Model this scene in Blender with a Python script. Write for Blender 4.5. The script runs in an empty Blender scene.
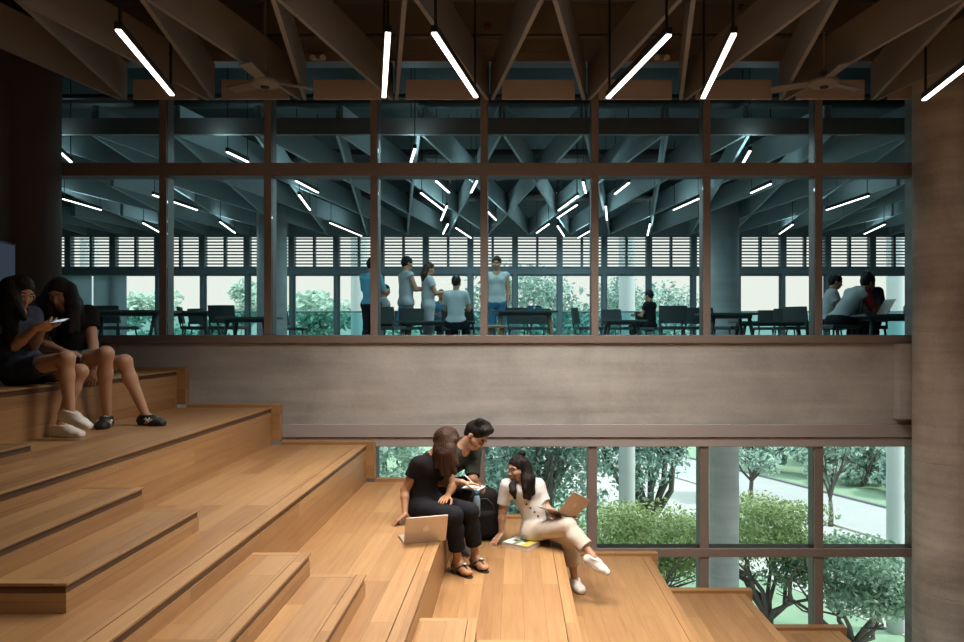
import bpy, math, random
import numpy as np
from mathutils import Vector, Matrix
random.seed(7); rng = np.random.default_rng(11)
C = bpy.context.scene.collection
F, CX, CY, ZC = 750.0, 515.0, 332.0, 10.0      # focal length in px, vanishing point, eye height above the ground
def at(px, py, Y):                              # a point of the photo at depth Y, heights relative to the eye
    return np.array([(px-CX)*Y/F, Y, -(py-CY)*Y/F])
def lin(r, g, b):
    f = lambda c: (c/255)/12.92 if c/255 <= .04045 else ((c/255+.055)/1.055)**2.4
    return (f(r), f(g), f(b), 1)
ORD = ['first','second','third','fourth','fifth','sixth','seventh','eighth','ninth','tenth','eleventh','twelfth','thirteenth','fourteenth']

# ------------------------------------------------------------------ materials
MATS = {}
def newmat(name):
    m = bpy.data.materials.new(name); m.use_nodes = True
    nt = m.node_tree; nt.nodes.clear()
    out = nt.nodes.new('ShaderNodeOutputMaterial')
    MATS[name] = m
    return m, nt, out
def N(nt, t, **kw):
    n = nt.nodes.new(t)
    for k, v in kw.items():
        if k in n.inputs: n.inputs[k].default_value = v
        else: setattr(n, k, v)
    return n
def plain(name, col, rough=.6, metal=0., var=.12, scale=14., bump=0., spec=.5, coord='Object', stretch=(1,1,1)):
    m, nt, out = newmat(name)
    p = N(nt, 'ShaderNodeBsdfPrincipled', Roughness=rough, Metallic=metal)
    p.inputs['Specular IOR Level'].default_value = .12 if name.startswith('cloth') else .22 if name.startswith('hair') else spec
    tc = N(nt, 'ShaderNodeTexCoord'); mp = N(nt, 'ShaderNodeMapping'); mp.inputs['Scale'].default_value = stretch
    nz = N(nt, 'ShaderNodeTexNoise', Scale=scale, Detail=5.0)
    cr = N(nt, 'ShaderNodeMix', data_type='RGBA')
    a = tuple(c*(1-var) for c in col[:3])+(1,); b = tuple(min(1, c*(1+var)) for c in col[:3])+(1,)
    cr.inputs[6].default_value = a; cr.inputs[7].default_value = b
    L = nt.links.new
    L(tc.outputs[coord], mp.inputs[0]); L(mp.outputs[0], nz.inputs['Vector']); L(nz.outputs['Fac'], cr.inputs[0]); L(cr.outputs[2], p.inputs['Base Color'])
    if bump:
        b_ = N(nt, 'ShaderNodeBump', Strength=bump, Distance=.01); L(nz.outputs['Fac'], b_.inputs['Height']); L(b_.outputs[0], p.inputs['Normal'])
    L(p.outputs[0], out.inputs[0])
    return m
def wood(name, c1, c2, rough=.42, row=.145, length=1.7):
    m, nt, out = newmat(name); L = nt.links.new
    p = N(nt, 'ShaderNodeBsdfPrincipled', Roughness=rough)
    uv = N(nt, 'ShaderNodeUVMap')
    br = N(nt, 'ShaderNodeTexBrick', Scale=1.0, offset=.37, squash=1.0)
    br.inputs['Color1'].default_value = (0,0,0,1); br.inputs['Color2'].default_value = (1,1,1,1); br.inputs['Mortar'].default_value = (.35,.35,.35,1)
    br.inputs['Mortar Size'].default_value = .0012; br.inputs['Brick Width'].default_value = length; br.inputs['Row Height'].default_value = row
    mp = N(nt, 'ShaderNodeMapping'); mp.inputs['Scale'].default_value = (1.6, 26, 1)
    nz = N(nt, 'ShaderNodeTexNoise', Scale=1.0, Detail=6.0, Roughness=.6, Distortion=.6)
    mp2 = N(nt, 'ShaderNodeMapping'); mp2.inputs['Scale'].default_value = (5, 130, 1)
    nz2 = N(nt, 'ShaderNodeTexNoise', Scale=1.0, Detail=3.0)
    # the same plank value shifts the grain so it breaks at each board
    mul = N(nt, 'ShaderNodeVectorMath', operation='MULTIPLY_ADD'); mul.inputs[1].default_value = (7, 31, 0)
    L(uv.outputs[0], br.inputs['Vector']); L(br.outputs['Color'], mul.inputs[0]); L(uv.outputs[0], mul.inputs[2])
    L(mul.outputs[0], mp.inputs[0]); L(mp.outputs[0], nz.inputs['Vector']); L(mul.outputs[0], mp2.inputs[0]); L(mp2.outputs[0], nz2.inputs['Vector'])
    s1 = N(nt, 'ShaderNodeMath', operation='MULTIPLY'); s1.inputs[1].default_value = .42; L(br.outputs['Color'], s1.inputs[0])
    s2 = N(nt, 'ShaderNodeMath', operation='MULTIPLY_ADD'); s2.inputs[1].default_value = .8; L(nz.outputs['Fac'], s2.inputs[0]); L(s1.outputs[0], s2.inputs[2])
    s3 = N(nt, 'ShaderNodeMath', operation='MULTIPLY_ADD'); s3.inputs[1].default_value = .25; L(nz2.outputs['Fac'], s3.inputs[0]); L(s2.outputs[0], s3.inputs[2])
    rm = N(nt, 'ShaderNodeMapRange'); rm.inputs[1].default_value = .3; rm.inputs[2].default_value = 1.15; L(s3.outputs[0], rm.inputs[0])
    mx = N(nt, 'ShaderNodeMix', data_type='RGBA'); mx.inputs[6].default_value = c2; mx.inputs[7].default_value = c1; L(rm.outputs[0], mx.inputs[0])
    mo = N(nt, 'ShaderNodeMix', data_type='RGBA', blend_type='MULTIPLY'); mo.inputs[7].default_value = (.55,.48,.42,1)
    L(br.outputs['Fac'], mo.inputs[0]); L(mx.outputs[2], mo.inputs[6]); L(mo.outputs[2], p.inputs['Base Color'])
    bp = N(nt, 'ShaderNodeBump', Strength=.08, Distance=.004); L(nz2.outputs['Fac'], bp.inputs['Height']); L(bp.outputs[0], p.inputs['Normal'])
    L(p.outputs[0], out.inputs[0])
    return m
def concrete(name, c1, c2, rough=.75):
    m, nt, out = newmat(name); L = nt.links.new
    p = N(nt, 'ShaderNodeBsdfPrincipled', Roughness=rough); p.inputs['Specular IOR Level'].default_value = .3
    tc = N(nt, 'ShaderNodeTexCoord')
    n1 = N(nt, 'ShaderNodeTexNoise', Scale=1.1, Detail=8.0, Roughness=.62, Distortion=.4)
    mp = N(nt, 'ShaderNodeMapping'); mp.inputs['Scale'].default_value = (.5, .5, 7.)
    n2 = N(nt, 'ShaderNodeTexNoise', Scale=1.3, Detail=4.0)
    n3 = N(nt, 'ShaderNodeTexNoise', Scale=45., Detail=3.0)
    L(tc.outputs['Object'], n1.inputs['Vector']); L(tc.outputs['Object'], mp.inputs[0]); L(mp.outputs[0], n2.inputs['Vector']); L(tc.outputs['Object'], n3.inputs['Vector'])
    a = N(nt, 'ShaderNodeMath', operation='MULTIPLY_ADD'); a.inputs[1].default_value = .55; L(n2.outputs['Fac'], a.inputs[0]); L(n1.outputs['Fac'], a.inputs[2])
    b = N(nt, 'ShaderNodeMath', operation='MULTIPLY_ADD'); b.inputs[1].default_value = .18; L(n3.outputs['Fac'], b.inputs[0]); L(a.outputs[0], b.inputs[2])
    rm = N(nt, 'ShaderNodeMapRange'); rm.inputs[1].default_value = .55; rm.inputs[2].default_value = 1.15; L(b.outputs[0], rm.inputs[0])
    mx = N(nt, 'ShaderNodeMix', data_type='RGBA'); mx.inputs[6].default_value = c2; mx.inputs[7].default_value = c1
    L(rm.outputs[0], mx.inputs[0]); L(mx.outputs[2], p.inputs['Base Color'])
    bp = N(nt, 'ShaderNodeBump', Strength=.12, Distance=.01); L(n3.outputs['Fac'], bp.inputs['Height']); L(bp.outputs[0], p.inputs['Normal'])
    L(p.outputs[0], out.inputs[0]); return m
def glass(name, tint, refl=1.0):
    m, nt, out = newmat(name); L = nt.links.new
    t = N(nt, 'ShaderNodeBsdfTransparent'); t.inputs[0].default_value = tint
    g = N(nt, 'ShaderNodeBsdfGlossy', Roughness=0.0); g.inputs[0].default_value = (refl, refl, refl, 1)
    fr = N(nt, 'ShaderNodeFresnel', IOR=1.35); mx = N(nt, 'ShaderNodeMixShader')
    L(fr.outputs[0], mx.inputs[0]); L(t.outputs[0], mx.inputs[1]); L(g.outputs[0], mx.inputs[2]); L(mx.outputs[0], out.inputs[0]); return m
def emit(name, col, s):
    m, nt, out = newmat(name)
    e = N(nt, 'ShaderNodeEmission', Strength=s); e.inputs[0].default_value = col
    nt.links.new(e.outputs[0], out.inputs[0]); return m
def leafmat(name, dark, light):
    m, nt, out = newmat(name); L = nt.links.new
    g = N(nt, 'ShaderNodeNewGeometry'); mx = N(nt, 'ShaderNodeMix', data_type='RGBA')
    mx.inputs[6].default_value = dark; mx.inputs[7].default_value = light; L(g.outputs['Random Per Island'], mx.inputs[0])
    d = N(nt, 'ShaderNodeBsdfPrincipled', Roughness=.45); t = N(nt, 'ShaderNodeBsdfTranslucent'); ms = N(nt, 'ShaderNodeMixShader'); ms.inputs[0].default_value = .35
    L(mx.outputs[2], d.inputs['Base Color']); L(mx.outputs[2], t.inputs[0]); L(d.outputs[0], ms.inputs[1]); L(t.outputs[0], ms.inputs[2]); L(ms.outputs[0], out.inputs[0]); return m

OAK = wood('oak', (.47,.275,.125,1), (.235,.115,.046,1))
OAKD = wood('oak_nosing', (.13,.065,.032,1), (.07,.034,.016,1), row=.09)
CONC = concrete('concrete', (.48,.475,.47,1), (.24,.235,.23,1))
CONCC = concrete('column_concrete', (.46,.415,.37,1), (.16,.137,.118,1))
CONCB = concrete('outer_concrete', (.42,.46,.46,1), (.26,.30,.30,1))
FRAME = plain('bronze_frame', (.225,.185,.17,1), .5, .2, .06)
BAND = plain('painted_band', (.34,.315,.325,1), .6, 0, .05, 3)
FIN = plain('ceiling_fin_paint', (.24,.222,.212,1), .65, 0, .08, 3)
BOARD = plain('acoustic_board', (.41,.36,.34,1), .7, 0, .08, 30)
SLAB = plain('slab_paint', (.20,.18,.155,1), .8, 0, .25, 1.5)
DUCT = plain('duct_dark', (.07,.065,.06,1), .5, .3, .2)
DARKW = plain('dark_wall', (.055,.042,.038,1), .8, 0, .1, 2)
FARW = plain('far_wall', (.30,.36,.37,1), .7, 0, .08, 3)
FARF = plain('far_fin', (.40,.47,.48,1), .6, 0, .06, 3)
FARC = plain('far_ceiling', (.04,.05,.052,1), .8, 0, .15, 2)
FLOORF = plain('carpet_far', (.36,.38,.38,1), .9, 0, .15, 60)
POST = plain('facade_post', (.20,.26,.28,1), .5, .2, .06)
BLACKM = plain('black_metal', (.02,.02,.02,1), .45, .3, .1)
WHITE = plain('white_paint', (.75,.76,.74,1), .5, 0, .03)
COLW = plain('outer_column_white', (.46,.50,.50,1), .6, 0, .05, 2)
CPALE = plain('cloth_pale', (.42,.47,.48,1), .85, 0, .06, 20)
GLASS = glass('clear_glass', (.93,.975,.975,1), .10)
GLASSF = glass('far_glass', (.96,.98,.975,1), .5)
GLASSB = glass('balustrade_glass', (.55,.78,.80,1))
LED = emit('led', (1.0,.86,.74,1), 7.0)
LEDF = emit('led_far', (1.0,.93,.88,1), 5.0)
SKIN = plain('skin_light', (.50,.29,.19,1), .5, 0, .06, 30)
SKINT = plain('skin_tan', (.42,.215,.12,1), .5, 0, .06, 30)
HAIRB = plain('hair_black', (.012,.009,.008,1), .5, 0, .6, 130, .9, stretch=(1,1,.06))
HAIRN = plain('hair_brown', (.046,.022,.014,1), .45, 0, .75, 110, .9, stretch=(1,1,.06))
CBLACK = plain('cloth_black', (.014,.013,.014,1), .85, 0, .3, 25, .15)
CNAVY = plain('cloth_charcoal', (.016,.017,.022,1), .85, 0, .3, 25, .15)
CGREEN = plain('cloth_dark_green', (.040,.045,.040,1), .9, 0, .25, 25, .15)
CWHITE = plain('cloth_white', (.66,.645,.635,1), .85, 0, .05, 22, .2)
CCREAM = plain('cloth_cream', (.57,.505,.45,1), .85, 0, .06, 22, .2)
CDENIM = plain('cloth_denim', (.10,.14,.19,1), .85, 0, .25, 60, .2)
CTEAL = plain('cloth_teal', (.10,.32,.42,1), .85, 0, .1, 20)
CGREY = plain('cloth_grey', (.40,.43,.44,1), .85, 0, .1, 20)
CRED = plain('cloth_red', (.30,.03,.04,1), .85, 0, .1, 20)
CBLUE = plain('cloth_blue', (.05,.17,.28,1), .85, 0, .15, 20)
RUBW = plain('white_rubber', (.78,.75,.72,1), .5, 0, .03)
RUBK = plain('black_rubber', (.015,.014,.014,1), .55, 0, .2)
LEATHB = plain('brown_leather', (.05,.03,.022,1), .5, 0, .2)
ALU = plain('champagne_aluminium', (.58,.50,.43,1), .38, .55, .03, 4)
ALUL = plain('light_aluminium', (.72,.68,.62,1), .35, .5, .03, 4)
SCREEN = emit('screen_glow', (.75,.85,1,1), .7)
WSCREEN = emit('wall_screen_glow', (.42,.58,.82,1), .07)
EYEW = plain('eye_white', (.7,.68,.65,1), .25, 0, .02)
EYED = plain('eye_dark', (.012,.008,.006,1), .2, 0, .1)
LIP = plain('lip', (.42,.13,.11,1), .45, 0, .06)
CHAIRM = plain('chair_dark', (.045,.06,.06,1), .6, 0, .1)
TABLEM = plain('table_dark', (.06,.07,.07,1), .5, 0, .1)
WOODLEG = plain('pale_wood_leg', (.36,.22,.12,1), .5, 0, .1)
STONE = plain('granite', (.6,.6,.58,1), .8, 0, .1)
ASPH = plain('road_pale', (.33,.33,.325,1), .9, 0, .08, 1.2)
KERB = plain('kerb_stone', (.17,.18,.18,1), .9, 0, .1, 3)
GRASS = plain('lawn', (.20,.29,.19,1), .95, 0, .3, 1.2, .4)
PATHM = plain('paving', (.38,.365,.34,1), .9, 0, .08, 1.5)
BARK = plain('bark', (.11,.095,.085,1), .9, 0, .3, 12, .4)
LEAF_T = leafmat('leaf_haze_teal', (.11,.22,.185,1), (.42,.57,.51,1))  # paler, bluer leaf colour stands in for haze on the tall trees
LEAF_Y = leafmat('leaf_yellow_green', (.17,.27,.09,1), (.52,.60,.30,1))
LEAF_D = leafmat('leaf_dark', (.09,.19,.13,1), (.34,.48,.34,1))
LEAF_P = leafmat('leaf_haze_pale', (.28,.42,.35,1), (.58,.70,.61,1))  # outdoor haze is put into this pale leaf colour

# ------------------------------------------------------------------ mesh helpers
class MB:
    def __init__(s): s.v=[]; s.f=[]; s.uv=[]; s.mi=[]
    def quadface(s, idx, uvs, mi=0): s.f.append(idx); s.uv.append(uvs); s.mi.append(mi)
    def box(s, x0,x1,y0,y1,z0,z1, grain='y', mi=0):
        n=len(s.v); o=(random.uniform(0,9), random.uniform(0,9))
        P=[(x0,y0,z0),(x1,y0,z0),(x1,y1,z0),(x0,y1,z0),(x0,y0,z1),(x1,y0,z1),(x1,y1,z1),(x0,y1,z1)]
        s.v+=P
        for fc,ax in (((0,3,2,1),'z'),((4,5,6,7),'z'),((0,1,5,4),'y'),((2,3,7,6),'y'),((1,2,6,5),'x'),((3,0,4,7),'x')):
            r=[a for a in 'xyz' if a!=ax]
            if grain in r: u=grain; w=[a for a in r if a!=grain][0]
            else: u,w=r
            iu,iw='xyz'.index(u),'xyz'.index(w)
            s.quadface(tuple(n+i for i in fc), [(P[i][iu]+o[0],P[i][iw]+o[1]) for i in fc], mi)
        return s
    def hexa(s, P, mi=0):     # eight corners: bottom ring, top ring
        n=len(s.v); s.v+=[tuple(p) for p in P]
        for fc in ((0,3,2,1),(4,5,6,7),(0,1,5,4),(1,2,6,5),(2,3,7,6),(3,0,4,7)):
            s.quadface(tuple(n+i for i in fc), [(P[i][0]+P[i][1],P[i][2]+P[i][1]) for i in fc], mi)
        return s
    def bar(s, a, b, w, h, up=(0,0,1), mi=0):   # rectangular bar from a to b; w across, h along up
        a=np.array(a,float); b=np.array(b,float); d=b-a; d/=np.linalg.norm(d)
        up=np.array(up,float); r=np.cross(d,up)
        if np.linalg.norm(r)<1e-6: r=np.cross(d,(1,0,0))
        r/=np.linalg.norm(r); u=np.cross(r,d)
        P=[]
        for p in (a,b): P.append([p-r*w/2-u*h/2, p+r*w/2-u*h/2, p+r*w/2+u*h/2, p-r*w/2+u*h/2])
        return s.hexa([*P[0],*P[1]], mi)
    def tube(s, pts, rad, seg=10, cap=True, mi=0):
        pts=[np.array(p,float) for p in pts]
        if not hasattr(rad,'__len__'): rad=[rad]*len(pts)
        n=len(s.v); prev=None
        for i,p in enumerate(pts):
            d=(pts[min(i+1,len(pts)-1)]-pts[max(i-1,0)]); d/=np.linalg.norm(d)+1e-12
            if prev is None:
                r=np.cross(d,(0,0,1.) if abs(d[2])<.9 else (1.,0,0))
            else: r=prev-d*np.dot(prev,d)
            r/=np.linalg.norm(r); prev=r; u=np.cross(d,r)
            for k in range(seg):
                a=2*math.pi*k/seg; s.v.append(tuple(p+rad[i]*(math.cos(a)*r+math.sin(a)*u)))
        for i in range(len(pts)-1):
            for k in range(seg):
                k2=(k+1)%seg
                s.quadface((n+i*seg+k,n+i*seg+k2,n+(i+1)*seg+k2,n+(i+1)*seg+k),[(k/seg,i),((k+1)/seg,i),((k+1)/seg,i+1),(k/seg,i+1)],mi)
        if cap:
            s.quadface(tuple(n+k for k in reversed(range(seg))),[(0,0)]*seg,mi)
            m=n+(len(pts)-1)*seg; s.quadface(tuple(m+k for k in range(seg)),[(0,0)]*seg,mi)
        return s
    def lathe(s, c, prof, seg=24, mi=0):      # prof: (radius, z)
        n=len(s.v)
        for r,z in prof:
            for k in range(seg):
                a=2*math.pi*k/seg; s.v.append((c[0]+r*math.cos(a),c[1]+r*math.sin(a),c[2]+z))
        for i in range(len(prof)-1):
            for k in range(seg):
                k2=(k+1)%seg
                s.quadface((n+i*seg+k,n+i*seg+k2,n+(i+1)*seg+k2,n+(i+1)*seg+k),[(k/seg*2,prof[i][1]),((k+1)/seg*2,prof[i][1]),((k+1)/seg*2,prof[i+1][1]),(k/seg*2,prof[i+1][1])],mi)
        s.quadface(tuple(n+k for k in reversed(range(seg))),[(0,0)]*seg,mi); m=n+(len(prof)-1)*seg
        s.quadface(tuple(m+k for k in range(seg)),[(0,0)]*seg,mi)
        return s
    def ball(s, c, r, R=np.eye(3), seg=12, rings=8, mi=0):
        if not hasattr(r,'__len__'): r=(r,r,r)
        n=len(s.v)
        for i in range(rings+1):
            t=math.pi*i/rings
            for k in range(seg):
                a=2*math.pi*k/seg
                q=np.array([r[0]*math.sin(t)*math.cos(a), r[1]*math.sin(t)*math.sin(a), r[2]*math.cos(t)])
                s.v.append(tuple(np.array(c)+R.T@q))
        for i in range(rings):
            for k in range(seg):
                k2=(k+1)%seg; s.quadface((n+i*seg+k,n+(i+1)*seg+k,n+(i+1)*seg+k2,n+i*seg+k2),[(0,0)]*4,mi)
        return s
    def build(s, name, mats, parent=None, smooth=False, bevel=0, label=None):
        return link(name, s.v, s.f, mats, parent, smooth, bevel, s.uv, s.mi, label)
def wloc(o):
    l=Vector((0,0,0))
    while o: l+=o.location; o=o.parent
    return l
def link(name, v, f, mats, parent=None, smooth=False, bevel=0, uv=None, mi=None, label=None):
    me=bpy.data.meshes.new(name)
    off=wloc(parent) if parent else Vector((0,0,0))
    vv=np.asarray(v,dtype=float)-np.array(off)
    me.from_pydata(vv.tolist(),[],[tuple(map(int,q)) for q in f] if not isinstance(f,np.ndarray) else f.tolist())
    if uv:
        l=me.uv_layers.new(name='UVMap'); flat=[c for q in uv for p in q for c in p]
        l.data.foreach_set('uv',flat)
    if not isinstance(mats,(list,tuple)): mats=[mats]
    for m in mats: me.materials.append(m)
    if mi and any(mi): me.polygons.foreach_set('material_index',mi)
    if smooth: me.polygons.foreach_set('use_smooth',[True]*len(me.polygons))
    me.update()
    o=bpy.data.objects.new(name,me); C.objects.link(o)
    if parent: o.parent=parent
    if bevel:
        b=o.modifiers.new('edge','BEVEL'); b.width=bevel; b.segments=2; b.limit_method='ANGLE'
    if label: o['label']=label
    return o
def thing(name, label, cat, loc, group=None):
    o=bpy.data.objects.new(name,None); C.objects.link(o); o.location=[float(c) for c in loc]; o.empty_display_size=.1
    return tag(o,label,cat,group)
def tag(o,label,cat,group=None):
    o['label']=label; o['category']=cat
    if group: o['group']=group
    return o
def struct(o): o['kind']='structure'; return o
def sempty(name,loc):
    o=bpy.data.objects.new(name,None); C.objects.link(o); o.location=loc; o['kind']='structure'; return o
def copytree(o, loc, label=None, group=None, parent=None, rotz=None):
    c=o.copy(); C.objects.link(c)
    if parent: c.parent=parent
    else:
        c.location=loc
        if rotz is not None: c.rotation_euler=(0,0,rotz)
    if label: c['label']=label
    if group: c['group']=group
    for ch in list(o.children): copytree(ch,None,parent=c)
    return c

# ------------------------------------------------------------------ smooth solids (signed distance, surface nets)
class SDF:
    def __init__(s,h=.005): s.h=h; s.ops=[]
    def cone(s,a,b,r1,r2,k=.02,capa=False,capb=False,sub=False,flat=None):
        a=np.array(a,float); b=np.array(b,float)
        R=max(r1,r2); lo=np.minimum(a,b)-R; hi=np.maximum(a,b)+R
        def d(X,Y,Z):
            ba=b-a; bb=ba@ba+1e-12
            px,py,pz=X-a[0],Y-a[1],Z-a[2]
            t=(px*ba[0]+py*ba[1]+pz*ba[2])/bb; h=np.clip(t,0,1)
            q=np.sqrt((px-h*ba[0])**2+(py-h*ba[1])**2+(pz-h*ba[2])**2)-(r1+(r2-r1)*h)
            L=math.sqrt(bb)
            if capb: q=np.maximum(q,(t-1)*L)
            if capa: q=np.maximum(q,-t*L)
            return q
        s.ops.append((sub,k,d,lo,hi)); return s
    def ell(s,c,r,R=np.eye(3),k=.02,sub=False):
        c=np.array(c,float); r=np.array(r,float); m=r.max(); R=np.array(R,float)
        ext=np.sqrt(((R*r[:,None])**2).sum(0))
        def d(X,Y,Z):
            P=[(X-c[0])*R[i,0]+(Y-c[1])*R[i,1]+(Z-c[2])*R[i,2] for i in range(3)]
            k0=np.sqrt(sum((P[i]/r[i])**2 for i in range(3))); k1=np.sqrt(sum((P[i]/r[i]**2)**2 for i in range(3)))+1e-9
            return k0*(k0-1)/k1
        s.ops.append((sub,k,d,c-ext,c+ext)); return s
    def rbox(s,c,hs,R=np.eye(3),rad=.02,k=.02,sub=False):
        c=np.array(c,float); hs=np.array(hs,float); R=np.array(R,float); ext=np.abs(R.T)@hs
        def d(X,Y,Z):
            P=[np.abs((X-c[0])*R[i,0]+(Y-c[1])*R[i,1]+(Z-c[2])*R[i,2])-hs[i]+rad for i in range(3)]
            o=np.sqrt(sum(np.maximum(p,0)**2 for p in P)); return o+np.minimum(np.maximum(np.maximum(P[0],P[1]),P[2]),0)-rad
        s.ops.append((sub,k,d,c-ext,c+ext)); return s
    def mesh(s):
        h=s.h
        lo=np.min([o[3] for o in s.ops if not o[0]],0)-4*h; hi=np.max([o[4] for o in s.ops if not o[0]],0)+4*h
        n=np.ceil((hi-lo)/h).astype(int)+1
        f=np.full(n,.2,np.float32)
        ax=[lo[i]+h*np.arange(n[i],dtype=np.float32) for i in range(3)]
        for sub,k,d,a,b in s.ops:
            m=max(k,0)+3*h
            i0=np.clip(np.floor((a-m-lo)/h).astype(int),0,n); i1=np.clip(np.ceil((b+m-lo)/h).astype(int)+1,0,n)
            if (i1<=i0).any(): continue
            sl=tuple(slice(i0[i],i1[i]) for i in range(3))
            X=ax[0][sl[0]][:,None,None]; Y=ax[1][sl[1]][None,:,None]; Z=ax[2][sl[2]][None,None,:]
            q=d(X,Y,Z).astype(np.float32); g=f[sl]
            if sub:
                q=-q
                if k>0: w=np.maximum(k-np.abs(g-q),0)/k; f[sl]=np.maximum(g,q)+w*w*k*.25
                else: f[sl]=np.maximum(g,q)
            else:
                if k>0: w=np.maximum(k-np.abs(g-q),0)/k; f[sl]=np.minimum(g,q)-w*w*k*.25
                else: f[sl]=np.minimum(g,q)
        return nets(f,lo,h)
    def build(s,name,mat,parent=None,label=None,fold=0.):
        v,q=s.mesh(); o=link(name,v,q,mat,parent,True,label=label)
        if fold:
            if 'folds' not in bpy.data.textures:
                x=bpy.data.textures.new('folds','CLOUDS'); x.noise_scale=.12; x.noise_depth=2
            m=o.modifiers.new('folds','DISPLACE'); m.texture=bpy.data.textures['folds']; m.texture_coords='GLOBAL'; m.strength=fold; m.mid_level=.45
        return o
def nets(f,lo,h):
    ins=f<0
    cnt=np.zeros(tuple(np.array(f.shape)-1),np.uint8)
    for i in (0,1):
        for j in (0,1):
            for k in (0,1):
                cnt+=ins[i:ins.shape[0]-1+i, j:ins.shape[1]-1+j, k:ins.shape[2]-1+k]
    act=(cnt>0)&(cnt<8)
    I=np.argwhere(act); idx=np.full(act.shape,-1,np.int32); idx[act]=np.arange(len(I))
    corners=[(i,j,k) for i in (0,1) for j in (0,1) for k in (0,1)]
    val={c:f[I[:,0]+c[0],I[:,1]+c[1],I[:,2]+c[2]] for c in corners}
    acc=np.zeros((len(I),3)); num=np.zeros(len(I))
    for a in corners:
        for d in range(3):
            if a[d]==0:
                b=list(a); b[d]=1; b=tuple(b)
                va,vb=val[a],val[b]; x=(va<0)!=(vb<0)
                t=np.where(x,va/(va-vb+1e-20),0)
                for e in range(3):
                    acc[:,e]+=np.where(x,a[e]+(t if e==d else 0),0)
                num+=x
    v=(I+acc/num[:,None])*h+lo
    quads=[]
    for d in range(3):
        a,b=[(1,2),(2,0),(0,1)][d]
        sl0=[slice(None)]*3; sl1=[slice(None)]*3; sl0[d]=slice(0,-1); sl1[d]=slice(1,None)
        s0=ins[tuple(sl0)]; s1=ins[tuple(sl1)]; E=np.argwhere(s0!=s1)
        E=E[(E[:,a]>0)&(E[:,b]>0)&(E[:,a]<f.shape[a]-1)&(E[:,b]<f.shape[b]-1)]
        fl=s0[E[:,0],E[:,1],E[:,2]]
        def g(da,db):
            q=E.copy(); q[:,a]-=da; q[:,b]-=db; return idx[q[:,0],q[:,1],q[:,2]]
        Q=np.stack([g(1,1),g(0,1),g(0,0),g(1,0)],1)
        Q[~fl]=Q[~fl][:,::-1]; quads.append(Q)
    return v,np.concatenate(quads)
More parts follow.
